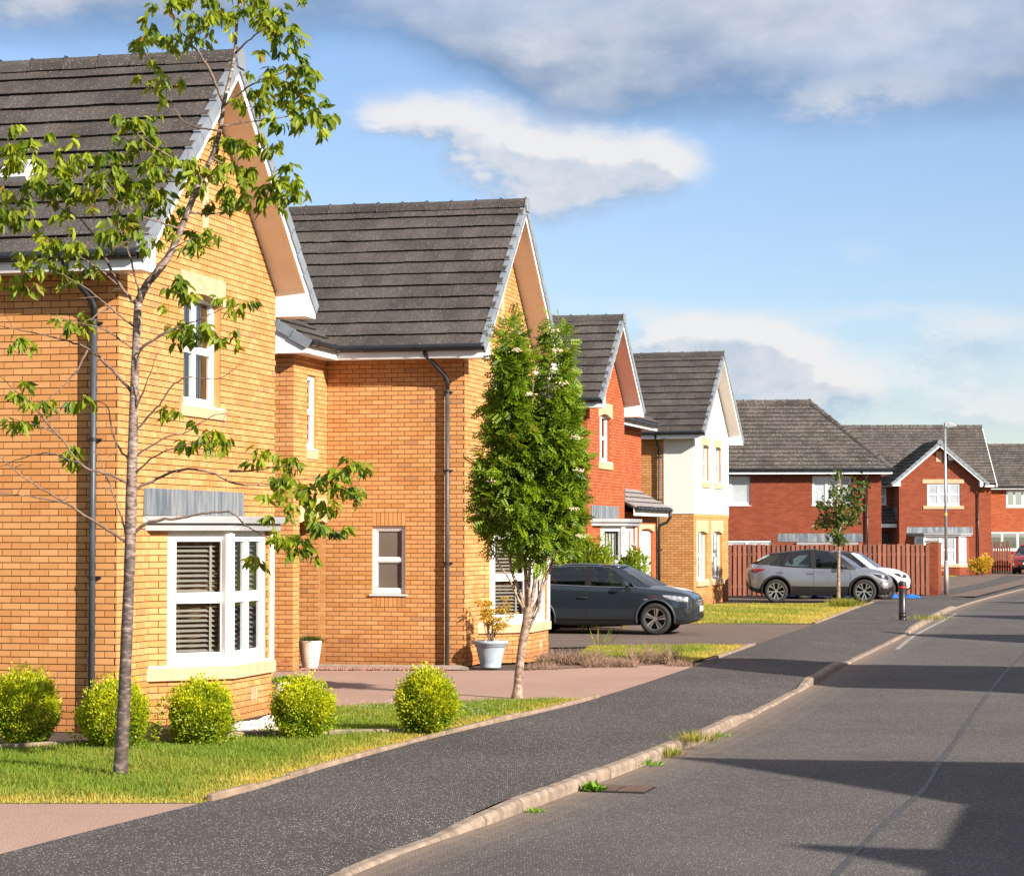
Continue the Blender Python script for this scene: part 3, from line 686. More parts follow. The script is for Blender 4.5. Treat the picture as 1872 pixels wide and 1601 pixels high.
        for i in range(0, len(cs), 2):
            for j in range(1, len(rs) - 1, 2): bx(cs[i], cs[i + 1], rs[j], rs[j + 1])
            # opening-light bead standing proud
            e, f = cs[i], cs[i + 1]; w = .022
            for j in range(0, len(rs), 2):
                g, h = rs[j], rs[j + 1]
                bx(e, e + w, g, h, y0 + .012, y1 + .001); bx(f - w, f, g, h, y0 + .012, y1 + .001); bx(e + w, f - w, g, g + w, y0 + .012, y1 + .001); bx(e + w, f - w, h - w, h, y0 + .012, y1 + .001)
                pan.append((e + w, f - w, g + w, h - w))
        o = q.build(name, M['white'], s.e)
        for (e, f, g, h) in pan:
            p = MB(); y = y0 + .035; p.quad(*[Mx @ Vector(v) for v in ((e, y, g), (f, y, g), (f, y, h), (e, y, h))]); p.build('pane', M[glass], o)
        if sill:
            p = MB(); p.hexa([Mx @ Vector(v) for v in ((u0 - .04, -sillproj, z0 - .035), (u1 + .04, -sillproj, z0 - .035), (u1 + .04, y1, z0 - .035), (u0 - .04, y1, z0 - .035), (u0 - .04, -sillproj, z0 - .012), (u1 + .04, -sillproj, z0 - .012), (u1 + .04, y1, z0), (u0 - .04, y1, z0))])
            p.build('window_sill', M['white'], o)
        yb = y1 + 0.05
        if blind == 'roller':
            p = MB(); zc = z1 - (z1 - z0) * .38; p.hexa([Mx @ Vector(v) for v in ((u0 + .05, yb, zc), (u1 - .05, yb, zc), (u1 - .05, yb + .01, zc), (u0 + .05, yb + .01, zc), (u0 + .05, yb, z1), (u1 - .05, yb, z1), (u1 - .05, yb + .01, z1), (u0 + .05, yb + .01, z1))]); p.build('roller_blind', M['curtain'], o)
        if blind == 'vertical':
            x = u0 + .06
            while x < u1 - .1:
                p = MB(); p.hexa([Mx @ Vector(v) for v in ((x, yb, z0 + .06), (x + .075, yb + .03, z0 + .06), (x + .075, yb + .034, z0 + .06), (x, yb + .004, z0 + .06), (x, yb, z1), (x + .075, yb + .03, z1), (x + .075, yb + .034, z1), (x, yb + .004, z1))]); p.build('blind_slat', M['curtain'], o); x += .085
        if blind == 'venetian':
            z = z0 + .1
            while z < z1 - .06:
                p = MB(); p.hexa([Mx @ Vector(v) for v in ((u0 + .04, yb, z - .012), (u1 - .04, yb, z - .012), (u1 - .04, yb + .045, z + .012), (u0 + .04, yb + .045, z + .012), (u0 + .04, yb, z - .009), (u1 - .04, yb, z - .009), (u1 - .04, yb + .045, z + .015), (u0 + .04, yb + .045, z + .015))]); p.build('blind_slat', M['slat'], o); z += .058
            for f in (.16, .72):
                x = u0 + (u1 - u0) * f; p = MB(); p.hexa([Mx @ Vector(v) for v in ((x, yb - .006, z0 + .06), (x + .03, yb - .006, z0 + .06), (x + .03, yb - .003, z0 + .06), (x, yb - .003, z0 + .06), (x, yb - .006, z1), (x + .03, yb - .006, z1), (x + .03, yb - .003, z1), (x, yb - .003, z1))]); p.build('blind_tape', M['slat'], o)
        return o
    def block(s, Mx, u0, u1, y0, y1, z0, z1, name, mat, bev=0.0):
        q = MB(); q.hexa([Mx @ Vector(v) for v in ((u0, y0, z0), (u1, y0, z0), (u1, y1, z0), (u0, y1, z0), (u0, y0, z1), (u1, y0, z1), (u1, y1, z1), (u0, y1, z1))])
        o = q.build(name, mat, s.e)
        if bev: bevel(o, bev)
        return o
    def lintel(s, Mx, u0, u1, z0, z1, rise=.09, proud=.012, mat=None):
        """stone lintel with a segmental arch cut from its underside"""
        q = MB(); e = .10; n = 10; a, b = u0 + e, u1 - e
        arc = [(a + (b - a) * i / n, z0 + rise * (1 - (2 * i / n - 1) ** 2)) for i in range(n + 1)]
        pts = [(u0, z1), (u0, z0)] + arc + [(u1, z0), (u1, z1)]
        f = [Mx @ Vector((p[0], -proud, p[1])) for p in pts]; N = Mx.to_3x3() @ Vector((0, 1, 0))
        q.prism(f, N * .12); return q.build('lintel', mat or M['stone'], s.e)
    def downpipe(s, Mx, u, ztop, zbot=0.0, neck=.30, n=3, mat=None, shift=0.0):
        q = MB(); r = .036; y = -.080
        q.tube([Mx @ Vector(v) for v in ((u - shift, y - neck, ztop + .10), (u - shift, y - neck, ztop - .05), (u - shift * .8, y - neck * .85, ztop - .12), (u - shift * .1, y - .03, ztop - .40), (u, y, ztop - .48), (u, y, ztop - .62))], r + .004, 10, 0)
        q.tube([Mx @ Vector((u, y, ztop - .55)), Mx @ Vector((u, y, zbot + .02))], r, 12, 1)
        o = q.build('downpipe', [M['black'], mat or M['pipe']], s.e, smooth=True)
        zz = [ztop - .66] + [zbot + (ztop - zbot - .7) * f for f in (0.38, 0.72)][:n]
        for z in zz:
            c = MB(); c.tube([Mx @ Vector((u, y, z - .02)), Mx @ Vector((u, y, z + .02))], r + .007, 12, 0); c.hexa([Mx @ Vector(v) for v in ((u - .075, -.03, z - .012), (u + .075, -.03, z - .012), (u + .075, 0, z - .012), (u - .075, 0, z - .012), (u - .075, -.03, z + .012), (u + .075, -.03, z + .012), (u + .075, 0, z + .012), (u - .075, 0, z + .012))])
            c.build('bracket', M['black'], o)
        return o
    def gutter(s, a, b, step=.9):
        a, b = Vector(a), Vector(b); d = (b - a).normalized(); q = MB()
        q.tube([a, b], .056, 12); L = (b - a).length; k = .3
        while k < L:
            p = a + d * k; q.tube([p - d * .018, p + d * .018], .066, 10); k += step
        return q.build('gutter', M['black'], s.e, smooth=False)
    # ---- gabled block: ridge along local +Y, gable towards the street (local -Y)
    def gable_block(s, w, Lr, ov=.38, go=.43, zb=5.09, fh=.20, tanp=.915, ops_side=(), ops_gable=(), solder_side=(), solder_gable=(), bricks_far=False, verge=True, wall_kw=None, gable_kw=None):
        s.w, s.ov, s.go, s.zb = w, ov, go, zb; zf = zb + fh; c = 1 / math.hypot(1, tanp); sn = tanp * c
        zr = zf + (w / 2 + ov) * tanp; s.zr = zr; sl = (w / 2 + ov + .05) / c
        und = .17                                   # depth of the roof edge below the tile plane
        gz = zf + ov * tanp - und / c               # where the soffit meets the gable wall corner
        ga = zr - und / c
        s.Mside = s.wall((0, Lr - .3, 0), (0, -1, 0), Lr - .3, zb, [(Lr - .3 - o[1], Lr - .3 - o[0], o[2], o[3]) for o in ops_side], solder=[(Lr - .3 - o[1], Lr - .3 - o[0], o[2], o[3]) for o in solder_side], **(wall_kw or {}))
        s.Lw = Lr - .3
        s.Mgab = s.wall((0, 0, 0), (1, 0, 0), w, gz, ops_gable, apex=(w / 2, ga), solder=solder_gable, **(gable_kw or {}))
        s.wall((w, 0, 0), (0, 1, 0), Lr - .3, zb, bricks=bricks_far)
        s.wall((w, Lr - .3, 0), (-1, 0, 0), w, gz, apex=(w / 2, ga), bricks=False)
        e = .05
        s.slope((-ov - e, Lr, zf - e * tanp), (0, -1, 0), (c, 0, sn), Lr + go, sl)
        s.slope((w + ov + e, -go, zf - e * tanp), (0, 1, 0), (-c, 0, sn), Lr + go, sl)
        s.finish_roof()
        s.ridge((w / 2, Lr, zr + .06), (w / 2, -go, zr + .06))
        # ridge end cap
        q = MB(); q.prism([(w / 2 + x, -go - .012, zr + .06 + z) for x, z in ((-.12, -.20), (-.155, -.10), (-.12, -.02), (-.05, .045), (.05, .045), (.12, -.02), (.155, -.10), (.12, -.20))], (0, -.03, 0)); q.build('ridge_end_cap', M['verge'], s.roof)
        n = int(math.ceil((sl - .02) / .345)); g = sl / n
        for side in (-1, 1):
            S = Vector((-side * c, 0, sn)); N = Vector((side * sn, 0, c)); E0 = Vector((-ov - e if side < 0 else w + ov + e, -go, zf - e * tanp))
            if verge:
                for k in range(n):
                    q = MB(); a = E0 + S * (k * g - .02); l = g + .02
                    for (y0, y1, n0, n1, n2, n3) in ((-.02, .0, -.11, .045, -.13, .022), (.0, .075, .030, .046, .008, .024)):
                        q.hexa([a + Vector((0, y0, 0)) + N * n0, a + Vector((0, y1, 0)) + N * n0, a + S * l + Vector((0, y1, 0)) + N * n2, a + S * l + Vector((0, y0, 0)) + N * n2, a + Vector((0, y0, 0)) + N * n1, a + Vector((0, y1, 0)) + N * n1, a + S * l + Vector((0, y1, 0)) + N * n3, a + S * l + Vector((0, y0, 0)) + N * n3])
                    q.build('verge_cap', M['verge'], s.roof)
            # bargeboard and raking soffit
            q = MB(); A = E0 + S * .02 + Vector((0, .005, 0)); B_ = E0 + S * (sl - .0) + Vector((0, .005, 0))
            q.prism([A + N * -.06, A + N * -.20, B_ + N * -.20, B_ + N * -.06], (0, .022, 0)); q.build('bargeboard', M['fascia'], s.e)
            q = MB(); A = E0 + S * .02 + Vector((0, .028, 0)) + N * -.17; B_ = E0 + S * sl + Vector((0, .028, 0)) + N * -.17
            q.prism([A, B_, B_ + Vector((0, go - .028, 0)), A + Vector((0, go - .028, 0))], N * .012); q.build('soffit', M['soffit'], s.e)
            # boxed eave end
            x0, x1 = (-ov, 0.02) if side < 0 else (w - .02, w + ov)
            za, zc = (zf - .03, zf - .03 + (ov) * tanp * 1.0 - .10) if side < 0 else (zf - .03 + ov * tanp - .10, zf - .03)
            q = MB(); q.prism([(x0, -go + .002, zb - .012), (x1, -go + .002, zb - .012), (x1, -go + .002, zc), (x0, -go + .002, za)], (0, go - .004, 0)); q.build('eave_box', M['fascia'], s.e)
            xf = -ov if side < 0 else w + ov
            q = MB(); q.box(min(xf, xf + side * -.02), max(xf, xf + side * -.02), .0, Lr, zb - .006, zf); q.build('fascia', M['fascia'], s.e)
            q = MB(); q.box(min(xf, 0 if side < 0 else w), max(xf, 0 if side < 0 else w), .0, Lr, zb, zb + .012); q.build('soffit', M['soffit'], s.e)
            s.gutter((xf + side * .062, Lr, zf - .035), (xf + side * .062, -go + .03, zf - .035))
    # ---- splayed bay window on the gable (local -Y)
    def bay(s, u0=.94, q=.725, flat=1.38, zs=.51, zt=2.23, blind='venetian', glass='glass'):
        A, B_, C, D = Vector((u0, 0, 0)), Vector((u0 + q, -q, 0)), Vector((u0 + q + flat, -q, 0)), Vector((u0 + 2 * q + flat, 0, 0))
        for a, b in ((A, B_), (B_, C), (C, D)):
            L = (b - a).length; w0, w1 = (.22, L - .0) if a is A else ((.0, L - .17) if a is B_ else (.17, L - .22)); zo = round((zs + .17) / GAUGE) * GAUGE
            Mx = s.wall(a, (b - a).normalized(), L, zt, ops=[(w0, w1, zs - .0, zt)])
            W = Mx @ Matrix.Translation((0, 0.03, 0))
            cols = () if a is A or a is C else (.5,)
            s.window(W, w0, w1, zs + .17, zt, cols=cols, rows=(.5,), rec=.0, sill=False, blind=blind, fr=.10, name='bay_window', glass=glass)
        def ring(d, z):
            k = d * math.tan(R(22.5)); return [Vector((A.x - d * 1.41, 0, z)), Vector((B_.x - k, B_.y - d, z)), Vector((C.x + k, C.y - d, z)), Vector((D.x + d * 1.41, 0, z))]
        for nm, d, z0, z1, mt in (('stone_sill', .055, zs, zs + .145, 'stone'), ('bay_sill', .03, zs + .146, zs + .172, 'white'), ('bay_fascia', .10, zt, zt + .085, 'zinc'), ('bay_roof', .15, zt + .086, zt + .17, 'zinc')):
            p = MB(); p.prism(ring(d, z0), (0, 0, z1 - z0)); bevel(p.build(nm, M[mt], s.e), .008)
        p = MB(); r0 = ring(.12, zt + .172); r1 = [Vector((A.x - .2, -.014, zt + .47)), Vector((B_.x - .15, -.016, zt + .47)), Vector((C.x + .15, -.016, zt + .47)), Vector((D.x + .2, -.014, zt + .47))]
        p.prism([(r0[0].x - .05, -.004, zt + .18), (r0[3].x + .05, -.004, zt + .18), (r1[3].x, -.004, zt + .49), (r1[0].x, -.004, zt + .49)], (0, -.014, 0)); p.build('lead_flashing', M['lead'], s.e)
        for cpt in (B_, C):
            p = MB(); p.tube([(cpt.x, cpt.y + .045, zs + .173), (cpt.x, cpt.y + .045, zt - .002)], .078, 8); p.build('corner_post', M['white'], s.e)
        # ventilated brick in the bay front
        p = MB(); x = (B_.x + C.x) / 2 - .05; zc = .22
        for i in range(3):
            p.prism([(x + i * .075, C.y - .004, zc), (x + i * .075 + .045, C.y - .004, zc), (x + i * .075 + .06, C.y - .004, zc + .07), (x + i * .075 + .045, C.y - .004, zc + .14), (x + i * .075, C.y - .004, zc + .14), (x + i * .075 + .015, C.y - .004, zc + .07)], (0, -.01, 0))
        p.build('air_brick', M['stone'], s.e)

# ------------------------------------------------------------------ the row along the street
TH = R(13.6)
H1 = House('house', 'nearest buff brick house with bay window and venetian blinds behind the cherry tree', (-4.37, 25.45), TH)
W1 = (1.93, 3.18, 3.75, 5.10)
H1.gable_block(5.2, 10.0, ops_gable=[W1])
H1.lintel(H1.Mgab, 1.82, 3.30, 5.02, 5.34); H1.block(H1.Mgab, 1.82, 3.30, -.03, .10, 3.60, 3.75, 'stone_sill', M['stone'], .008)
H1.window(H1.Mgab, 1.93, 3.18, 3.76, 5.11, cols=(.5,), rows=(.5,), blind='vertical', rec=.10)
H1.block(H1.Mgab, 2.50, 2.70, -.012, .05, 5.92, 6.54, 'stone_slit', M['stone'])
H1.bay(); H1.finish_walls(); H1.downpipe(H1.Mside, H1.Lw - .26, 5.2, 0, neck=.30, shift=.22)
# rooflight
q = MB(); zz = H1.zb + .2 + (.77 + .38) * .915
nb = Vector((-.681, 0, .732)); sb = Vector((.732, 0, .681)); cpt = Vector((.77, 1.59, zz)) + nb * .07
q.obox(cpt, (0, .18, 0), sb * .17, nb * .05); q.build('roof_light', M['white'], H1.roof)
q = MB(); q.obox(cpt + nb * .052, (0, .13, 0), sb * .12, nb * .003); q.build('pane', M['glass'], H1.roof)

H2 = House('house', 'second buff brick house with plain side wall, small side window and projecting porch', (-0.78, 38.0), TH)
# its side wall: small window, and a storey-high wing with open porch further back
win2 = (1.02, 1.60, 1.20, 2.325)
H2.gable_block(5.2, 10.0, ops_side=[win2], ops_gable=[W1], solder_side=[(1.02, 1.60, 2.325, 2.55), (1.02, 1.60, .975, 1.20)])
LW = H2.Lw
H2.window(H2.Mside, LW - 1.60, LW - 1.02, 1.20, 2.325, cols=(), rows=(.5,), blind=None, rec=.05, fr=.06, glass='frosted')
H2.lintel(H2.Mgab, 1.82, 3.30, 5.02, 5.34); H2.block(H2.Mgab, 1.82, 3.30, -.03, .10, 3.60, 3.75, 'stone_sill', M['stone'], .008)
H2.window(H2.Mgab, 1.93, 3.18, 3.76, 5.11, cols=(.5,), rows=(.5,), blind='vertical', rec=.10)
H2.block(H2.Mgab, 2.50, 2.70, -.012, .05, 5.92, 6.54, 'stone_slit', M['stone'])
H2.bay(); H2.downpipe(H2.Mside, LW - .28, 5.2, 0, neck=.30, shift=.30)
PW, PY = 1.70, 2.40                      # wing: projects 1.7 m, front face 2.4 m back from the gable
Mw = H2.wall((-PW, PY + 2.6, 0), (0, -1, 0), 2.6, 5.09)
Mf = H2.wall((-PW, PY, 0), (1, 0, 0), PW, 5.09, ops=[(.30, 1.70, 0.0, 2.4), (.70, 1.14, 3.6, 4.8)], solder=[(.28, 1.70, 2.4, 2.775)])
H2.window(Mf, .70, 1.14, 3.6, 4.8, cols=(), rows=(.5,), blind='vertical', rec=.05)
H2.block(Mf, .62, 1.22, -.02, .08, 3.42, 3.56, 'stone_sill', M['stone'], .006)
H2.lintel(Mf, .28, 1.70, 2.38, 2.78)
q = MB(); q.box(-PW + .02, 0, PY + .12, PY + 2.5, 2.42, 2.44); q.build('porch_ceiling', M['soffit'], H2.e)
q = MB(); q.box(-PW + .3, 0, PY + 1.3, PY + 1.36, 0.02, 2.41); q.build('porch_door', plain('dark_door_paint', (.05, .05, .06), .4), H2.e)
H2.finish_walls()
H2b = H2; H2b.trecs = []; H2b.deck = MB(); keep = H2.roof
pt = .62; pc = 1 / math.hypot(1, pt); ps = pt * pc; ov = .30; slw = 1.9
H2b.slope((-PW - .30, PY - ov - .05, 5.29 - .05 * pt), (1, 0, 0), (0, pc, ps), PW + .30, slw, tmax=lambda q: PW + .05 + q * ps / .93)
r2 = H2b.finish_roof(); r2.name = 'porch_roof'; H2.roof = keep
for k in range(6):
    q = MB(); a = Vector((-PW - .30, PY - ov - .05, 5.29 - .05 * pt)) + Vector((0, pc, ps)) * (k * .3167 - .02); S = Vector((0, pc, ps)); N = Vector((0, -ps, pc)); l = .335
    q.hexa([a + Vector((-.02, 0, 0)) + N * -.11, a + Vector((.07, 0, 0)) + N * -.11, a + S * l + Vector((.07, 0, 0)) + N * -.13, a + S * l + Vector((-.02, 0, 0)) + N * -.13, a + Vector((-.02, 0, 0)) + N * .045, a + Vector((.07, 0, 0)) + N * .045, a + S * l + Vector((.07, 0, 0)) + N * .022, a + S * l + Vector((-.02, 0, 0)) + N * .022]); q.build('verge_cap', M['verge'], r2)
q = MB(); q.prism([(-PW - .28, PY - ov, 5.08), (-PW - .28, PY + 1.3, 5.08), (-PW - .28, PY + 1.3, 5.24 + 1.55 * pt), (-PW - .28, PY - ov, 5.24)], (.28, 0, 0)); q.build('eave_box', M['fascia'], H2.e)
q = MB(); q.box(-PW - .26, -.38, PY - ov, PY - ov + .02, 5.08, 5.29); q.build('fascia', M['fascia'], H2.e)
q = MB(); q.box(-PW - .26, -.30, PY - ov + .021, PY, 5.085, 5.097); q.build('soffit', M['soffit'], H2.e)
H2.gutter((-PW - .22, PY - ov - .062, 5.255), (-.36, PY - ov - .062, 5.255))

# third house: red brick gable, lean-to garage and recessed main body
H3 = House('house', 'bright red brick house with white garage door behind the dark grey car', (1.77, 53.8), R(14.9), z=.05, brick='red', mortar='mortar_pale')
W3 = (1.30, 2.55, 3.90, 5.02)
H3.gable_block(4.1, 7.0, tanp=.86, ops_gable=[W3])
H3.lintel(H3.Mgab, 1.15, 2.70, 4.95, 5.31); H3.block(H3.Mgab, 1.14, 2.70, -.03, .10, 3.70, 3.86, 'stone_sill', M['stone'], .008)
H3.window(H3.Mgab, 1.30, 2.55, 3.90, 5.03, cols=(.5,), rows=(.5,), blind='vertical', rec=.10)
H3.bay(u0=.55, q=.62, flat=1.35, zs=.40, zt=2.33, blind='vertical')
Mm = H3.wall((4.1, .62, 0), (1, 0, 0), 5.1, 5.0, ops=[(1.5, 2.6, 3.8, 4.8)])
H3.wall((9.2, .62, 0), (0, 1, 0), 5.5, 5.0, bricks=False)
H3.window(Mm, 1.5, 2.6, 3.8, 4.8, blind='vertical')
Mg = H3.wall((4.1, .06, 0), (1, 0, 0), 4.3, 2.70, ops=[(2.15, 4.0, 0.0, 2.25)])
H3.wall((8.4, .06, 0), (0, 1, 0), .56, 2.7, bricks=False)
H3.lintel(Mg, 2.05, 4.1, 2.20, 2.40)
gd = H3.block(Mg, 2.18, 3.97, .08, .12, .02, 2.22, 'garage_door', M['white'])
for i in range(1, 5): H3.block(Mg, 2.19, 3.96, .072, .082, .02 + i * .44, .03 + i * .44, 'door_rail', M['white'])
H3.finish_walls()
keep = H3.roof; H3.trecs = []; H3.deck = MB(); H3.tile = M['tile_grey']
lt = .56; lc = 1 / math.hypot(1, lt); ls = lt * lc
H3.slope((4.12, -.30, 2.80), (1, 0, 0), (0, lc, ls), 4.5, 1.08)
rr = H3.finish_roof(); rr.name = 'garage_roof'
q = MB(); q.box(4.12, 8.6, -.25, -.23, 2.60, 2.80); q.build('fascia', M['fascia'], H3.e)
q = MB(); q.prism([(8.62, -.25, 2.60), (8.62, .6, 2.60), (8.62, .6, 3.25), (8.62, -.25, 2.80)], (-.02, 0, 0)); q.build('bargeboard', M['fascia'], H3.e)
H3.gutter((4.15, -.31, 2.77), (8.66, -.31, 2.77), .55)
q = MB(); q.box(4.102, 4.114, -.02, .6, 2.95, 3.42); q.build('lead_flashing', M['lead'], H3.e)
q = MB(); q.tube([(8.55, -.31, 2.75), (8.55, -.31, 2.58), (8.55, -.22, 2.45), (8.5, -.02, 2.36), (8.5, -.005, 2.2), (8.5, -.005, .05)], .04, 10); q.build('downpipe', M['black'], H3.e, smooth=True)
H3.trecs = []; H3.deck = MB(); H3.tile = M['tile']
H3.slope((4.3, .25, 5.15), (1, 0, 0), (0, .732, .681), 5.3, 3.6); rr = H3.finish_roof(0); rr.name = 'rear_roof'; H3.roof = keep
q = MB(); q.prism([(9.6, .25, 4.96), (9.6, 3.0, 4.96), (9.6, 3.0, 7.3), (9.6, .25, 5.12)], (-.42, 0, 0)); q.build('eave_box', M['fascia'], H3.e)
q = MB(); q.box(4.2, 9.3, .28, .30, 4.96, 5.15); q.build('fascia', M['fascia'], H3.e)
H3.gutter((4.3, .22, 5.10), (9.7, .22, 5.10))

# fourth house: white roughcast over buff brick
H4 = House('house', 'white roughcast house with buff brick base and paired arched windows', (5.53, 70.0), R(17), brick='buff')
ops4 = [(.45, 1.9, .78, 2.25), (2.65, 4.15, .78, 2.25)]
H4.gable_block(5.2, 9.0, tanp=.86, ops_gable=ops4 + [(1.15, 2.15, 3.83, 4.95), (3.05, 4.0, 3.83, 4.95)], ops_side=())
# keep the brick below the render line on the gable and on the first metre of the side
def keep4(r):
    p = r[0] @ Vector(((r[1] + r[2]) / 2, 0, r[5]))
    return not (p.z > 2.80 and (p.y < .93))
H4.recs = [r for r in H4.recs if keep4(r)]
w_, gz_, ga_ = 5.2, H4.zb + .2 + .38 * .86 - .17 / .758, H4.zr - .17 / .758
q = MB()
cols4 = [0, 1.15, 2.15, 2.6, 3.05, 4.0, 5.2]
def zt4(u): return gz_ + (ga_ - gz_) * (u / 2.6 if u <= 2.6 else (5.2 - u) / 2.6)
for a, c in zip(cols4, cols4[1:]):
    for (z0, z1) in ([(2.80, 3.83), (4.95, None)] if (a, c) in ((1.15, 2.15), (3.05, 4.0)) else [(2.80, None)]):
        q.prism([(a, -.006, z0), (c, -.006, z0), (c, -.006, z1 if z1 else zt4(c)), (a, -.006, z1 if z1 else zt4(a))], (0, -.012, 0))
q.box(-.018, -.004, -.018, .93, 2.80, 5.085)
q.build('roughcast_wall', M['roughcast'], H4.e)
for a, c in ((1.15, 2.15), (3.05, 4.0)):
    H4.lintel(H4.Mgab, a - .10, c + .10, 4.88, 5.20, proud=.03); H4.block(H4.Mgab, a - .1, c + .1, -.06, .08, 3.62, 3.80, 'stone_sill', M['stone'], .008)
    H4.window(H4.Mgab, a, c, 3.83, 4.97, cols=(.5,), rows=(.5,), blind='vertical', rec=.06)
for a, c in ((.45, 1.9), (2.65, 4.15)):
    H4.lintel(H4.Mgab, a - .2, c + .2, 2.18, 2.62, proud=.02); H4.block(H4.Mgab, a - .12, c + .12, -.07, .08, .58, .75, 'stone_sill', M['stone'], .008)
    H4.window(H4.Mgab, a, c, .78, 2.27, cols=(.33, .66), rows=(.5,), blind='vertical', rec=.08)
H4.block(H4.Mgab, 0, 5.2, -.02, .03, 2.70, 2.79, 'stone_band', M['buff'])
H4.finish_walls(); H4.downpipe(H4.Mside, H4.Lw - 1.05, 5.2, 0, neck=.30, shift=.05)

# ------------------------------------------------------------------ far end of the street
H5 = House('house', 'dark red brick house with hipped roof standing behind the timber fence', (14.3, 89.0), R(4), brick='redlow', mortar='mortar_pale', tile='tile_far', singles=0)
w, Lr, ov, zb, tanp = 5.2, 10.5, .40, 4.50, .92
zf = zb + .2; c = 1 / math.hypot(1, tanp); sn = tanp * c; e = .05; sl = (w / 2 + ov + e) / c; zr = zf + (w / 2 + ov) * tanp
ops5 = [(Lr - 2.65, Lr - 1.15, 3.30, 4.44), (Lr - 6.6, Lr - 5.05, 3.30, 4.44), (Lr - 6.2, Lr - 4.2, .9, 1.95)]
M5 = H5.wall((0, Lr, 0), (0, -1, 0), Lr, zb, ops=ops5)
G5 = H5.wall((0, 0, 0), (1, 0, 0), w, zb)
H5.wall((w, 0, 0), (0, 1, 0), Lr, zb, bricks=False)
for o in ops5: H5.window(M5, *o, cols=(.36, .68) if o[0] > Lr - 3 else (.5,), rows=(), blind=None, rec=.05, fr=.07, glass='paleglass')
H5.slope((-ov - e, Lr, zf - e), (0, -1, 0), (c, 0, sn), Lr + ov, sl, tmax=lambda q: Lr + ov + e - q * c, gauge=.245, tw=.25)
H5.slope((-ov - e, -ov - e, zf - e), (1, 0, 0), (0, c, sn), w + 2 * ov, sl, tmin=lambda q: q * c, tmax=lambda q: w + 2 * (ov + e) - q * c, gauge=.245, tw=.25)
H5.slope((w + ov + e, -ov, zf - e), (0, 1, 0), (-c, 0, sn), Lr + ov, sl, tmin=lambda q: q * c)
H5.finish_roof(0)
H5.ridge((w / 2, Lr, zr + .05), (w / 2, w / 2, zr + .05)); H5.ridge((-ov, -ov, zf + .04), (w / 2, w / 2, zr + .06), .42); H5.ridge((w + ov, -ov, zf + .04), (w / 2, w / 2, zr + .06), .42)
for nm, y0, y1, x0, x1 in (('fascia', -ov, Lr, -ov, -ov + .02), ('fascia', -ov, -ov + .02, -ov + .021, w + ov)):
    q = MB(); q.box(x0, x1, y0, y1, zb - .006, zf); q.build(nm, M['fascia'], H5.e)
q = MB(); q.box(-ov + .021, 0, -ov + .021, Lr, zb, zb + .012); q.build('soffit', M['soffit'], H5.e)
q = MB(); q.box(.002, w, -ov + .021, 0, zb, zb + .012); q.build('soffit', M['soffit'], H5.e)
H5.gutter((-ov - .06, Lr, zf - .03), (-ov - .06, -ov - .06, zf - .03)); H5.gutter((-ov - .06, -ov - .06, zf - .03), (w + ov, -ov - .06, zf - .03))
H5.finish_walls(); H5.downpipe(M5, Lr - .55, 4.65, 0, neck=.34, shift=.25, mat=M['black'])
H5.block(M5, Lr - 4.0, Lr - .72, -.02, -.002, 1.88, 2.20, 'lead_flashing', M['lead'])
q = MB(); q.box(-.62, -.02, .95, 3.3, 1.62, 1.86); bevel(q.build('porch_roof', M['zinc'], H5.e), .01)
q = MB(); q.box(-.50, -.02, 1.05, 3.2, .2, 1.60); q.build('bay_window', M['white'], H5.e)

H6 = House('house', 'red brick house whose gable with triple window faces the street end', (20.55, 122.0), R(90), brick='redlow', mortar='mortar_pale', tile='tile_far', singles=0)
W6 = (1.50, 3.25, 3.68, 4.85)
H6.gable_block(4.25, 5.0, ov=.40, go=.40, zb=4.72, fh=.16, tanp=.86, ops_gable=[W6])
H6.window(H6.Mgab, *W6, cols=(.33, .67), rows=(.5,), blind=None, rec=.05, fr=.08, glass='paleglass')
H6.block(H6.Mgab, 1.25, 3.45, -.03, .05, 4.86, 5.08, 'lintel', M['stone']); H6.block(H6.Mgab, 1.28, 3.44, -.04, .08, 3.50, 3.66, 'stone_sill', M['stone'])
H6.block(H6.Mgab, 1.98, 2.30, -.02, .05, 6.0, 6.55, 'stone_slit', M['stone'])
H6.bay(u0=.6, q=.62, flat=1.85, zs=.42, zt=2.05, blind=None, glass='paleglass')
MM = H6.wall((-6.2, 2.0, 0), (1, 0, 0), 6.2, 4.72, ops=[(5.28, 5.85, 3.75, 4.65)])
H6.window(MM, 5.28, 5.85, 3.75, 4.65, cols=(), rows=(.5,), blind=None, rec=.04, glass='paleglass')
H6.wall((5.3, 2.0, 0), (0, 1, 0), 6.0, 4.72, bricks=False); H6.wall((4.25, 2.0, 0), (1, 0, 0), 1.05, 4.72)
H6.finish_walls()
keep = H6.roof; H6.trecs = []; H6.deck = MB()
H6.slope((-6.5, 1.55, 4.86), (1, 0, 0), (0, .758, .652), 12.0, 5.0, gauge=.25, tw=.25); rr = H6.finish_roof(0); rr.name = 'main_roof'
H6.ridge((-6.5, 5.34, 8.18), (5.5, 5.34, 8.18)); H6.roof = keep
q = MB(); q.prism([(5.5, 1.6, 4.7), (5.5, 5.3, 4.7), (5.5, 5.3, 8.0), (5.5, 1.6, 4.85)], (.06, 0, 0)); q.build('verge_cap', M['fascia'], H6.e)
q = MB(); q.box(-6.4, 5.4, 1.6, 1.62, 4.70, 4.86); q.build('fascia', M['fascia'], H6.e); H6.gutter((-6.4, 1.54, 4.83), (-.42, 1.54, 4.83))
H6.trecs = []; H6.deck = MB(); H6.slope((-2.2, .7, 2.75), (1, 0, 0), (0, .83, .56), 2.18, 1.55); rr = H6.finish_roof(0); rr.name = 'porch_roof'; H6.roof = keep
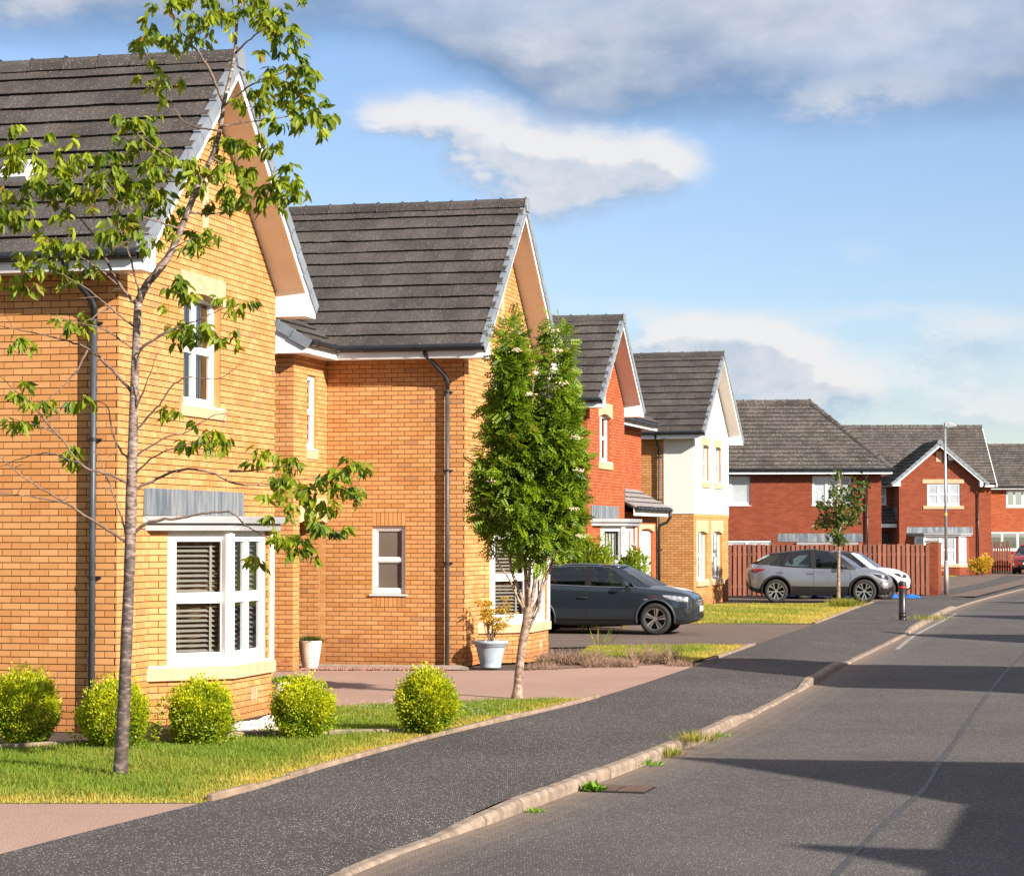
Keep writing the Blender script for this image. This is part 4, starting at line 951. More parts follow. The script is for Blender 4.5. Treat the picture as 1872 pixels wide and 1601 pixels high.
q = MB(); q.box(-2.2, -.02, .72, .74, 2.52, 2.75); q.build('fascia', M['fascia'], H6.e)
q = MB(); q.box(-.03, .0, .8, 1.95, 2.9, 3.6); q.build('lead_flashing', M['lead'], H6.e)
q = MB(); q.box(-1.25, -.2, 1.93, 1.97, 0, 2.2); q.build('front_door', plain('black_door', (.02, .02, .02), .4), H6.e)
H6.downpipe(H6.Mgab, 4.18, 4.8, 0, neck=.35, shift=-.3, mat=M['black'])
ab = thing('alarm_box', 'white and black alarm box high on the red gable', 'alarm box', (20.55 + 2.78, 121.95, 6.2))
q = MB(); q.prism([(-.17, 0, .16), (-.19, 0, -.02), (-.09, 0, -.2), (.09, 0, -.2), (.19, 0, -.02), (.17, 0, .16)], (0, -.08, 0)); bevel(q.build('cover', M['white'], ab), .015)
q = MB(); q.prism([(-.12, -.085, -.12), (-.085, -.085, -.195), (.085, -.085, -.195), (.12, -.085, -.12)], (0, -.006, 0)); q.build('lamp', M['black'], ab)

H7 = House('house', 'farthest red brick house partly hidden behind the dark slatted fence', (26.4, 136.0), R(90), brick='red', mortar='mortar_pale', tile='tile_far', singles=0)
ops7 = [(2.85, 4.3, 3.75, 4.75), (1.7, 4.4, 1.2, 2.3)]
M7 = H7.wall((0, 0, 0), (1, 0, 0), 12.0, 4.85, ops=ops7); H7.wall((0, 7, 0), (0, -1, 0), 7, 4.85)
for o in ops7: H7.window(M7, *o, cols=(.33, .67), rows=(), blind=None, rec=.05, fr=.08)
H7.finish_walls()
H7.slope((-.3, -.4, 4.98), (1, 0, 0), (0, .79, .613), 12.6, 4.2, gauge=.25, tw=.25); H7.finish_roof(0); H7.ridge((-.3, 2.92, 7.58), (12.3, 2.92, 7.58))
q = MB(); q.box(-.3, 12, -.36, -.34, 4.80, 4.98); q.build('fascia', M['fascia'], H7.e); H7.gutter((-.3, -.42, 4.95), (12, -.42, 4.95))
q = MB(); q.prism([(-.29, -.3, 4.85), (-.29, 2.9, 4.85), (-.29, 2.9, 7.5)], (.25, 0, 0)); q.build('bargeboard', M['fascia'], H7.e)
q = MB(); q.box(1.55, 1.85, -.56, -.40, 3.30, 3.40); q.tube([(1.7, -.40, 3.38), (1.7, 0, 3.42)], .03, 6); q.build('wall_lamp', M['black'], H7.e)

# houses across the road; the photograph shows only the shadows they throw
for k, (ax, ay, zb_, lab) in enumerate(((14.3, 6.5, 5.09, 'buff brick house across the road beside the camera'), (13.6, 13.4, 4.9, 'low buff brick house across the road, second from the camera'),
                        (13.6, 30.6, 5.09, 'buff brick house across the road opposite the second house'), (20.6, 42.4, 5.09, 'buff brick house across the road opposite the red house'),
                        (24.0, 54.5, 5.09, 'buff brick house across the road opposite the white house'), (28.0, 67.0, 5.09, 'buff brick house across the road at the far bend'))):
    HR = House('house', lab, (ax + 1.09, ay + 2.4), R(195), singles=0); HR.mortar = M['buff']
    HR.gable_block(5.2, 9.0, zb=zb_, wall_kw=dict(bricks=False), gable_kw=dict(bricks=False))
    for o in ((1.6, 3.5, .8, 2.2), (2.02, 3.1, 3.4, 4.5)): HR.window(HR.Mgab @ Matrix.Translation((0, -.12, 0)), *o, rec=.0)
    HR.finish_walls()

shadow_garage = thing('garage', 'unseen flat roofed brick garage added across the road to shade its near corner', 'garage', (8.9, 15.6, 0), R(-105))  # out of view; added for the shadow it throws on the near road
q = MB(); q.box(0, 5.6, 0, 3.4, 0, 2.95); q.build('wall', M['buff'], shadow_garage)
q = MB(); q.box(-.12, 5.72, -.12, 3.52, 2.951, 3.2); bevel(q.build('roof', M['zinc'], shadow_garage), .02)
for k in range(5): q = MB(); q.box(1.4, 3.9, -.05, -.01, .05 + k * .43, .45 + k * .43); q.build('door_panel', M['white'], shadow_garage)
# ------------------------------------------------------------------ timber fences
def wood_mat(name, base):
    m, nt, b, pos, _ = new_mat(name); t = tint(nt); g = noise(nt, vmul(nt, pos, (9, 9, 0.8)), 3.0, 4.0, .6)
    c = mixc(nt, ((g - .5) * 1.6 + (t - .5) * .9 + .5).sat(), tuple(x * .45 for x in base), tuple(min(1, x * 1.3) for x in base))
    nt.links.new(c, b.inputs['Base Color']); b.inputs['Roughness'].default_value = .8; bump(nt, b, g, .4, .004); return m
M['fence'] = wood_mat('red_stained_timber', (0.20, 0.066, 0.035)); M['fence_dark'] = wood_mat('dark_stained_timber', (0.10, 0.035, 0.022))
def fence(name, label, pts, h, mat, bw=.125, gap=.05, behind=True):
    a, c = Vector(pts[0]), Vector(pts[1]); d = (c - a).normalized(); L = (c - a).length; nrm = d.cross(UP)
    f = thing(name, label, 'fence', a); rz = math.atan2(d.y, d.x); f.rotation_euler = (0, 0, rz)
    meshes = []
    for v in range(6):
        q = MB(); hh = h + random.uniform(-.02, .02); q.box(0, bw, -.012, .010, .03, hh, 0, (v + .5) / 6); q.box(.0, bw, -.012, .010, hh, hh + .001, 0, .9); meshes.append(q.mesh('board', mat))
    x = 0.0
    while x < L:
        o = link('board', random.choice(meshes), f, Matrix.Translation((x, random.uniform(-.004, .004), random.uniform(-.012, .012))) @ Matrix.Rotation(random.uniform(-.006, .006), 4, 'Y')); x += bw + gap
    if behind:
        x = bw * .75
        while x < L:
            o = link('board', random.choice(meshes), f, Matrix.Translation((x, .055, random.uniform(-.02, .005)))); x += bw + gap
    for z in (.35, h - .35):
        q = MB(); q.box(0, L, .012, .042, z - .04, z + .04); q.build('rail', mat, f)
    x = .1
    while x < L: q = MB(); q.box(x, x + .09, .07, .16, 0, h - .05); q.build('post', mat, f); x += 1.8
    return f
fence('timber_fence', 'red stained upright board fence behind the silver car', [(5.5, 80.4, 0), (14.7, 81.7, 0)], 1.82, M['fence'])
fence('timber_fence', 'dark slatted fence beside the red parked car', [(25.3, 128.0, 0), (28.0, 129.5, 0)], 1.75, M['fence_dark'], .11, .07, False)
fence('timber_fence', 'weathered fence running back beside the farthest house', [(25.25, 128.1, 0), (25.1, 136.0, 0)], 1.75, M['fence_dark'], .14, .01, False)
# brick garden wall with a pier
GW = House('garden_wall', 'red brick garden wall and pier at the end of the timber fence', (15.2, 82.0), R(12), brick='redlow', mortar='mortar_pale', singles=150); GW.e['category'] = 'wall'
GW.wall((0, .45, 0), (0, -1, 0), .45, 1.86); GW.wall((0, 0, 0), (1, 0, 0), 4.2, 1.80); GW.wall((4.2, .0, 0), (0, 1, 0), .45, 1.8); GW.finish_walls()
q = MB(); q.box(-.03, .42, -.03, .48, 1.87, 1.95); bevel(q.build('coping', M['edging'], GW.e), .015)
for k in range(9): q = MB(); q.box(.43 + k * .42, .83 + k * .42, -.04 - .01 * (k % 2), .3, 1.81, 1.88); bevel(q.build('coping', M['edging'], GW.e), .015)

# ------------------------------------------------------------------ street furniture
lp = thing('street_lamp', 'slim grey steel street lamp beside the brick pier', 'lamp post', gpt(1730, 1086))
q = MB(); q.tube([(0, 0, 0), (0, 0, 1.15)], .085, 14); q.tube([(0, 0, 1.15), (0, 0, 1.22)], [.085, .055], 14); bevel(q.build('base_section', M['metal'], lp, True), .0)
q = MB(); q.tube([(0, 0, 1.2), (0, 0, 6.0)], [.056, .045], 14); q.build('pole', M['metal'], lp, True)
q = MB(); q.tube([(0, 0, 5.9), (0, 0, 6.02), (.03, -.02, 6.08), (.1, -.05, 6.1)], .035, 8); q.build('bracket', M['metal'], lp, True)
q = MB(); q.lathe([(0, 0), (.01, .001)], (0, 0, 0), 4); q = MB()
q.prism([(-.03, -.09, 6.05), (-.03, -.09, 6.24), (.12, -.09, 6.24), (.38, -.09, 6.14), (.42, -.09, 6.11), (.40, -.09, 6.08)], (0, .18, 0)); bevel(q.build('lantern', M['metal'], lp), .03, 3)
q = MB(); q.box(.05, .36, -.07, .07, 6.06, 6.079); q.build('lens', M['glass'], lp)
q = MB(); q.tube([(0, 0, 2.85), (0, 0, 2.95)], .0545, 14); q.build('number_band', plain('yellow_sticker', (.75, .55, .05), .5), lp)
bo = thing('bollard', 'black plastic bollard with a red band at the kerb', 'bollard', gpt(1650, 1133))
q = MB(); q.lathe([(.0, 0), (.108, 0), (.108, .02), (.100, .04), (.098, .1), (.103, .105), (.103, .125), (.097, .13), (.097, .17), (.103, .175), (.103, .195), (.097, .20), (.094, .80)], n=28); q.build('post', M['black'], bo, True)
q = MB(); q.lathe([(.094, .80), (.096, .80), (.096, .86), (.094, .86)], n=28); q.build('reflective_band', plain('red_band', (.60, .02, .02), .35), bo, True)
q = MB(); q.lathe([(.094, .86), (.100, .87), (.100, .90), (.095, .91), (.098, .92), (.090, .955), (.060, .985), (.0, 1.0)], n=28); q.build('cap', M['black'], bo, True)
dr = thing('drain_grate', 'rusty iron drain grate set in the road by the kerb', 'drain grate', gpt(1135, 1443, ROAD_Z), R(-15))
q = MB(); q.box(-.28, .28, -.25, .25, .003, .010); q.build('frame', M['tail'], dr)
rust = plain('rusty_iron', (.12, .07, .05), .7, .3, 12)
for (x0, x1) in ((-.26, -.01), (.01, .26)):
    for (y0, y1) in ((-.23, -.01), (.01, .23)):
        q = MB()
        for i in range(5): q.box(x0 + i * (x1 - x0) / 5 + .006, x0 + (i + 1) * (x1 - x0) / 5 - .006, y0, y1, .011, .019)
        q.build('grating', rust, dr)

# ------------------------------------------------------------------ lawns
def scatter(name, TV, TF, C, A, N, sc, T, mat):
    """copies of a template (x along A, y sideways, z along N) as one mesh"""
    A = A / (np.linalg.norm(A, axis=1, keepdims=True) + 1e-9); S = np.cross(N, A); S /= np.linalg.norm(S, axis=1, keepdims=True) + 1e-9; N = np.cross(A, S)
    TV = np.asarray(TV, float); TF = np.asarray(TF, int); n = len(C); sc = np.asarray(sc).reshape(n, -1)
    if sc.shape[1] == 1: sc = np.repeat(sc, 3, 1)
    P = TV[None] * sc[:, None, :]
    V = C[:, None, :] + P[:, :, 0:1] * A[:, None] + P[:, :, 1:2] * S[:, None] + P[:, :, 2:3] * N[:, None]
    F = (TF[None] + (np.arange(n) * len(TV))[:, None, None]).reshape(-1, TF.shape[1])
    return arr_mesh(name, V.reshape(-1, 3), F, np.repeat(T, len(TF)), mat)
def wob(P, f): return 0.5 + 0.25 * (np.sin(P[:, 0] * f + 1.3) * np.cos(P[:, 1] * f * .8 + .4) + np.sin(P[:, 0] * f * 2.3 + P[:, 1] * f * 1.7)) + .12 * np.sin(P[:, 1] * f * 4.1 - P[:, 0] * f * 3.3)
BK = np.array([(p.x, p.y) for p in BACK])
def lawn(poly, dens, h, dry, dryedge, name='lawn', edges=None):
    b = MB(); b.poly([(p[0], p[1], .0) for p in poly]); structure(b.build(name, M['turf']))
    Q = np.array([p[:2] for p in poly]); lo, hi = Q.min(0), Q.max(0); n = int((hi - lo).prod() * dens)
    P = rng.uniform(lo, hi, (n, 2)); P = P[in_poly(P, poly)]
    cand = BK[(BK[:, 1] > lo[1] - 2) & (BK[:, 1] < hi[1] + 2)]
    D = np.full(len(P), 9.0)
    for c in cand: D = np.minimum(D, np.hypot(P[:, 0] - c[0], P[:, 1] - c[1]))
    for (a, c) in (edges or []):
        a, c = np.array(a), np.array(c); t = np.clip(((P - a) @ (c - a)) / ((c - a) @ (c - a)), 0, 1); D = np.minimum(D, np.linalg.norm(P - (a + t[:, None] * (c - a)), axis=1))
    edge = np.exp(-(D / dryedge) ** 2)
    w1 = wob(P, .9); w2 = wob(P + 5, 2.7)
    T = np.clip(dry * (0.4 + 1.1 * w1) + edge * (.65 + .5 * w2) + rng.normal(0, .14, len(P)) - .12, 0, 1)
    H = h * (0.55 + .8 * rng.random(len(P))) * (1 - .62 * edge) * (.7 + .6 * w2)
    n = len(P); C = np.stack([P[:, 0], P[:, 1], np.zeros(n)], 1)
    lean = rng.normal(0, .38, (n, 3)); lean[:, 2] = 1.0; face = rng.normal(size=(n, 3)); face[:, 2] *= .2
    TV = [(0, -.5, 0), (0, .5, 0), (.55, .36, .10), (.55, -.36, .10), (1, 0, .34)]; TF = [(0, 1, 2), (0, 2, 3), (3, 2, 4)]
    wd = .0055 + .0015 * rng.random(n) + .00012 * np.hypot(P[:, 0], P[:, 1])
    me = scatter('grass', TV, TF, C, lean, face, np.stack([H, wd, H], 1), T, M['grass'])
    o = stuff(link('grass', me)); return o
LA = [(-11, 18.80), (-2.55, 18.88), (-2.40, 19.40), (-1.77, 21.87), (-.86, 25.0), (-.95, 25.36), (-2.97, 24.70), (-5.19, 23.34), (-11, 19.9)]
lawn(LA, 2600, .060, .24, .40, edges=[((-11, 18.8), (-2.6, 18.85))])
LB = [(-2.97, 24.9), (-.92, 25.5), (1.02, 30.8), (-2.19, 29.2), (-2.75, 28.6), (-2.55, 27.0)]
lawn(LB, 2200, .055, .26, .34)
LC = [(1.15, 40.9), (3.10, 39.6), (4.74, 45.55), (1.5, 44.9)]
lawn(LC, 1100, .05, .50, .5)
LD = [(3.4, 56.45), (7.30, 56.35), (11.55, 73.9), (10.9, 71.9), (5.2, 71.3), (5.0, 69.9)]
lawn(LD, 520, .055, .62, .7)
LE = [(17.4, 112.5), (22.3, 116.5), (23.0, 118.5), (18.2, 118.0)]
lawn(LE, 120, .06, .8, .8)
b = MB(); b.poly([(p[0], p[1], -.004) for p in [(-11, 20.0), (-5.19, 23.4), (-2.97, 24.77), (-2.6, 26), (-2.6, 28.6), (-3.3, 30.5), (-5, 27), (-11, 27)]]); structure(b.build('terrain', M['soil']))
# daisies
q = MB(); n = 0
for (px, py, k, sp) in ((660, 1290, 30, 26), (720, 1283, 26, 24), (855, 1288, 34, 26), (760, 1290, 20, 30), (880, 1300, 14, 18), (640, 1310, 8, 30), (1110, 1190, 24, 26), (1150, 1186, 14, 24)):
    for _ in range(k):
        p = gpt(px + random.gauss(0, sp), py + random.gauss(0, 5), .05)
        q.poly([p + Vector((math.cos(a) * .016, math.sin(a) * .016, .004 * math.sin(3 * a))) for a in [i * math.pi / 3 for i in range(6)]])
stuff(q.build('daisies', plain('daisy_white', (.8, .8, .76), .7)))

# ------------------------------------------------------------------ edgings
ed = structure(bpy.data.objects.new('lawn_edging', None)); col.objects.link(ed)
def edging(line, y0, y1, h, w, mat, parent, name, L=.9):
    P = [p for p in line if y0 <= p.y <= y1]; P = smooth_line(P, L)
    for a, c in zip(P, P[1:]):
        d = (c - a); l = d.length; d.normalize(); m = (a + c) / 2; q = MB(); q.box(-l / 2 + .005, l / 2 - .005, -w / 2, w / 2, -.08, h + random.uniform(-.012, .012))
        o = q.build(name, mat, parent); o.location = m; o.rotation_euler = (0, random.uniform(-.008, .008), math.atan2(d.y, d.x) + random.uniform(-.01, .01)); bevel(o, .012, 2)
for y0, y1 in ((18.85, 31.0), (39.3, 45.9), (56.0, 74.2)): edging(BACK, y0, y1, .045, .06, M['edging'], ed, 'edging_stone')
tb = tag(structure(bpy.data.objects.new('border_edging', None)), 'low weathered timber edging in front of the round bushes', 'edging'); col.objects.link(tb)
edging(smooth_line([(-11, 19.95, 0), (-5.19, 23.38, 0), (-2.97, 24.78, 0), (-.98, 25.42, 0)], .2), 10, 30, .075, .07, plain('weathered_timber', (.30, .23, .17), .9, .3, 7.0, bmp=.4), tb, 'timber_edging', 1.3)

# gravel
def stones(name, poly, n, lo, hi, mat):
    Q = np.array(poly); P = rng.uniform(Q.min(0), Q.max(0), (n * 3, 2)); P = P[in_poly(P, poly)][:n]; n = len(P); C = np.stack([P[:, 0], P[:, 1], rng.uniform(.0, .02, n)], 1)
    TV = [(1, 0, 0), (-1, 0, 0), (0, 1, 0), (0, -1, 0), (0, 0, .8), (0, 0, -.8)]; TF = [(0, 2, 4), (2, 1, 4), (1, 3, 4), (3, 0, 4), (2, 0, 5), (1, 2, 5), (3, 1, 5), (0, 3, 5)]
    sz = rng.uniform(lo, hi, (n, 3)); return stuff(link(name, scatter(name, TV, TF, C, unit(n), unit(n), sz, rng.random(n), mat)))
stones('gravel', [(-3.95, 37.15), (-1.1, 37.15), (-1.0, 37.35), (-1.5, 37.65), (-3.6, 38.0)], 5200, .010, .022, M['gravel'])
stones('white_gravel', [(-3.35, 25.3), (-2.8, 24.95), (-2.55, 25.6), (-2.62, 28.3), (-2.85, 28.4), (-3.0, 27.0), (-3.4, 26.2)], 3800, .010, .022, M['whitegravel'])
q = MB(); q.hexa([(-3.6, 38.35, -.01), (-3.55, 38.0, -.01), (-.7, 37.42, -.01), (-.85, 37.95, -.01), (-3.6, 38.35, .035), (-3.55, 38.0, .035), (-.7, 37.42, .03), (-.85, 37.95, .035)])
o = structure(q.build('path', plain('concrete_strip', (.36, .30, .25), .9, .2, 6.0, bmp=.3)))
st = thing('splash_stone', 'pale sandstone splash block between two round bushes', 'stone block', gpt(288, 1356), R(40))
q = MB(); q.prism([(-.16, -.14, 0), (.16, -.14, 0), (.16, -.14, .10), (-.16, -.14, .24)], (0, .28, 0)); bevel(q.build('block', M['stone'], st), .02, 2)

# ------------------------------------------------------------------ cherry tree
LEAF_V = [(0, 0, 0), (.18, .26, .07), (.45, .40, .09), (.75, .26, .03), (1.0, 0, -.10), (.75, -.26, .03), (.45, -.40, .09), (.18, -.26, .07), (.18, 0, 0), (.45, 0, 0), (.75, 0, -.04)]
LEAF_F = [(0, 8, 1), (8, 9, 1), (9, 2, 1), (9, 10, 2), (10, 3, 2), (10, 4, 3), (0, 7, 8), (8, 7, 9), (9, 7, 6), (9, 6, 10), (10, 6, 5), (10, 5, 4)]
TY = 20.9
ct = thing('cherry_tree', 'young cherry tree with pale banded trunk and sparse drooping leaves on the front lawn', 'tree', gpt(220, 1418))
base = Vector(ct.location)
def tp(px, py, dy=0.0): return apt(px, py, TY + dy) - base
trunk = [(220, 1424), (221, 1395), (226, 1300), (232, 1150), (238, 1000), (240, 900), (243, 800), (246, 700), (250, 600), (253, 548)]
tr = [.070, .058, .055, .052, .050, .053, .045, .041, .037, .036]
q = MB(); path = [tp(*p) for p in trunk]
fine = smooth_line(path, .12); L = len(fine)
rad = [np.interp(i / (L - 1), np.linspace(0, 1, len(tr)), tr) * random.uniform(.97, 1.04) for i in range(L)]
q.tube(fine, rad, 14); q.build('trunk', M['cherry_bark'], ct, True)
lead = smooth_line([tp(253, 552), tp(268, 520), tp(292, 492, .05), tp(312, 462, .05), tp(330, 420, .1), tp(346, 380, .1), tp(366, 330, .1), tp(386, 290, .1), tp(402, 240, .05), tp(409, 190), tp(421, 140), tp(430, 90), tp(433, 40), tp(441, -10), tp(445, -60)], .1)
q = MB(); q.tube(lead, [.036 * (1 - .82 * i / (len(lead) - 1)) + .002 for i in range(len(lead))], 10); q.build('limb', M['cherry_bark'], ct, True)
BR = [[(240, 897), (285, 875), (330, 860), (385, 862), (420, 880), (465, 888), (500, 885), (530, 882), (600, 870)], [(420, 862), (470, 858), (520, 850), (560, 858)], [(243, 975), (270, 955), (330, 945), (400, 935), (430, 938), (455, 965), (490, 980), (540, 985)],
      [(233, 990), (180, 960), (120, 920), (60, 880), (-10, 830), (-60, 800)], [(232, 985), (215, 930), (200, 880), (190, 850), (170, 820)], [(240, 885), (200, 868), (150, 850), (110, 800), (80, 782), (20, 765)],
      [(243, 720), (200, 672), (160, 640), (110, 620), (60, 610), (-20, 590)], [(248, 600), (200, 562), (150, 525), (100, 497), (60, 490)], [(246, 640), (190, 600), (140, 590), (80, 575)], [(248, 555), (215, 520), (190, 470), (165, 420), (130, 390), (50, 355)],
      [(255, 545), (238, 480), (222, 430), (210, 380), (200, 330)], [(330, 420), (280, 400), (220, 372), (180, 330)], [(366, 330), (320, 290), (270, 262), (240, 230)], [(402, 240), (340, 222), (300, 160)], [(410, 190), (375, 120), (330, 60), (300, 10)],
      [(428, 100), (470, 62), (520, 30)], [(405, 230), (470, 222), (540, 212), (610, 220)], [(408, 195), (460, 152), (520, 132), (565, 120)], [(386, 290), (430, 310), (480, 350), (535, 345)], [(346, 390), (400, 388), (450, 372), (480, 370)],
      [(252, 640), (300, 612), (350, 592), (400, 565), (440, 556)], [(246, 690), (262, 640), (310, 605), (345, 600)], [(246, 790), (290, 742), (330, 690), (400, 692), (450, 655)], [(245, 835), (300, 802), (340, 790), (400, 760), (460, 765)], [(243, 870), (290, 830), (340, 815), (390, 803)],
      [(262, 525), (300, 470), (340, 440), (380, 430)], [(243, 760), (270, 700), (290, 640)], [(240, 850), (210, 800), (195, 740), (150, 730)], [(150, 850), (90, 830), (40, 840), (0, 855)], [(110, 800), (60, 740), (30, 715), (0, 690)], [(160, 640), (130, 690), (80, 735)],
      [(215, 520), (160, 480), (110, 455), (60, 480)], [(190, 470), (230, 440), (280, 430)], [(200, 562), (150, 590)], [(120, 920), (60, 905), (-10, 900)]]
for k, pth in enumerate(BR):
    dy0 = random.uniform(-.55, .45); P = [tp(x + random.uniform(-3, 3) * (i > 0), y + random.uniform(-3, 3) * (i > 0), dy0 * i / (len(pth) - 1)) for i, (x, y) in enumerate(pth)]
    P = smooth_line(P, .05); P = [p + Vector((random.gauss(0, .004), random.gauss(0, .006), random.gauss(0, .004))) for p in P]; n = len(P); r0 = .016 if k in (0, 2, 3, 5, 6, 9, 12, 14) else .011
    q = MB(); q.tube(P, [max(.0022, r0 * (1 - .85 * i / (n - 1))) for i in range(n)], 6)
    for j in range(4, n - 2, 5):       # side twigs
        if random.random() < .62:
            d = Vector((random.gauss(0, 1), random.gauss(0, 1), random.gauss(.3, .8))).normalized(); l = random.uniform(.08, .26)
            q.tube([P[j], P[j] + d * l * .5 + Vector((0, 0, .01)), P[j] + d * l + Vector((random.gauss(0, .03), 0, random.gauss(0, .03)))], [.0032, .0025, .0014], 4)
    q.build('branch', M['branch'], ct, True)
CL = [(330, 20, 60), (390, 25, 55), (450, 20, 50), (510, 10, 45), (290, 70, 40), (340, 65, 45), (500, 65, 42), (478, 45, 40), (265, 62, 24), (530, 60, 22), (350, -40, 60), (450, -40, 60), (530, 140, 45), (562, 122, 32), (480, 155, 35), (520, 170, 35), (565, 212, 42), (602, 222, 32), (520, 222, 40), (470, 185, 28), (545, 180, 30),
      (300, 150, 38), (240, 215, 36), (270, 240, 40), (292, 270, 42), (40, 255, 45), (20, 290, 45), (85, 290, 50), (120, 300, 42), (190, 290, 45), (230, 310, 45), (270, 320, 45), (310, 300, 45), (350, 330, 40), (300, 370, 40), (430, 265, 42), (470, 262, 32), (440, 310, 28), (515, 330, 42), (540, 345, 28), (450, 360, 42), (490, 372, 30), (412, 370, 32), (385, 320, 30),
      (20, 370, 48), (50, 340, 32), (10, 400, 38), (100, 340, 38), (150, 370, 42), (170, 330, 35), (200, 420, 42), (240, 400, 40), (130, 440, 40), (70, 480, 42), (40, 512, 30), (150, 490, 30), (100, 450, 28), (270, 430, 28), (260, 350, 40), (210, 350, 40), (350, 440, 36), (372, 430, 26), (320, 520, 18), (338, 545, 26), (432, 556, 26), (340, 590, 32), (372, 602, 28), (412, 620, 22), (330, 612, 24),
      (25, 620, 22), (120, 590, 18), (150, 590, 16), (30, 712, 20), (75, 735, 26), (150, 730, 22), (30, 780, 22), (120, 825, 22), (300, 748, 16), (135, 830, 18), (370, 800, 26), (402, 806, 20), (350, 808, 18),
      (490, 830, 26), (522, 845, 26), (560, 900, 38), (612, 870, 42), (642, 850, 30), (520, 920, 36), (590, 930, 40), (630, 900, 28), (552, 980, 32), (602, 962, 28), (520, 990, 26), (542, 1002, 20), (470, 1020, 16), (510, 880, 24)]
C_, A_, N_, S_, T_ = [], [], [], [], []
for (px, py, r) in CL:
    dy = random.uniform(-.5, .5); ctr = np.array(tp(px, py, dy)); rr = r / 200.0; ns = max(3, int(r / 4.2))
    for s in range(ns):
        o = rng.normal(size=3) * np.array([.55, .5, .38]) * rr; c0 = ctr + o; m = rng.integers(6, 10); y = rng.random()
        for k in range(m):
            a = rng.normal(size=3) * np.array([.62, .62, .28]) + np.array([0, 0, -1.0]) + o / (rr + 1e-6) * .35
            C_.append(c0 + rng.normal(size=3) * .018); A_.append(a); N_.append(rng.normal(size=3) * .6 + np.array([.3, -.4, .6])); S_.append(rng.uniform(.085, .135)); T_.append(np.clip(y * .55 + rng.random() * .5 - .05, 0, 1) if rng.random() > .02 else .96)
C_, A_, N_, S_, T_ = map(np.array, (C_, A_, N_, S_, T_))
vis = [i for i in range(len(C_)) if in_view(Vector(C_[i]) + base)]
order = sorted(vis, key=lambda i: C_[i][1] - 2.0 * S_[i])
single = set(order[:300]); rest = np.array([i for i in range(len(C_)) if i not in single])
sc3 = np.stack([S_, S_ * .47, S_ * .8], 1)
stuff(link('crown', scatter('crown', LEAF_V, LEAF_F, C_[rest], A_[rest], N_[rest], sc3[rest], T_[rest], M['cherry_leaf']), ct))
lm = []
for k in range(10):
    q = MB(); q.add(LEAF_V, LEAF_F, 0, (k + .5) / 10); lm.append(q.mesh('leaf', M['cherry_leaf']))
for i in single:
    A = Vector(A_[i]).normalized(); N = Vector(N_[i]); S = N.cross(A).normalized(); N = A.cross(S)
    mt = Matrix((( A.x, S.x, N.x, C_[i][0]), (A.y, S.y, N.y, C_[i][1]), (A.z, S.z, N.z, C_[i][2]), (0, 0, 0, 1))) @ Matrix.Diagonal((S_[i], S_[i] * .47, S_[i] * .8, 1))
    link('leaf', lm[min(9, int(T_[i] * 10))], ct, mt)
print('cherry leaves', len(C_))

# ------------------------------------------------------------------ columnar rowan
CV, CF = [], []
for i in range(9):
    if i == 8: b0, d, = (.92, 0), (1.0, 0)
    else: b0, d = (.22 + .2 * (i // 2), 0), (.45, .9 if i % 2 else -.9)
    L = .34 if i < 8 else .26; dl = math.hypot(*d); d = (d[0] / dl, d[1] / dl); s = (-d[1], d[0]); o = len(CV); zz = -.05 * (i // 2)
    CV += [(b0[0], b0[1], zz), (b0[0] + d[0] * L * .5 + s[0] * .10, b0[1] + d[1] * L * .5 + s[1] * .10, zz + .02), (b0[0] + d[0] * L, b0[1] + d[1] * L, zz - .07), (b0[0] + d[0] * L * .5 - s[0] * .10, b0[1] + d[1] * L * .5 - s[1] * .10, zz + .02)]
    CF += [(o, o + 1, o + 2), (o, o + 2, o + 3)]
def crown_points(ells, nclump, per, spread, ctr_bias=.55):
    """clumps spread through a union of ellipsoids (c, r)"""
    vol = np.array([np.prod(e[1]) ** (2 / 3) for e in ells]); k = rng.choice(len(ells), nclump, p=vol / vol.sum()); C, A, G = [], [], []
    for i in k:
        c, r = np.array(ells[i][0]), np.array(ells[i][1]); d = unit(1)[0]; rad = rng.uniform(ctr_bias, 1.0); c0 = c + d * r * rad; g = rng.random()
        for _ in range(per):
            p = c0 + rng.normal(size=3) * spread; C.append(p); A.append(d * np.array([1, 1, .5]) + rng.normal(size=3) * .55 + np.array([0, 0, -.15])); G.append((g, rad))
    return np.array(C), np.array(A), np.array(G)
rt = thing('rowan_tree', 'dense upright columnar tree with forked trunk beside the driveway', 'tree', gpt(945, 1276)); rb = Vector(rt.location); RY = rb.y
def rp(px, py, dy=0.0): return apt(px, py, RY + dy) - rb
q = MB(); P = smooth_line([rp(945, 1280), rp(948, 1240), rp(953, 1190), rp(962, 1140), rp(966, 1110)], .06)
q.tube(P, [np.interp(i / (len(P) - 1), [0, .12, .5, 1], [.092, .062, .054, .064]) for i in range(len(P))], 12); q.build('trunk', M['rowan_bark'], rt, True)
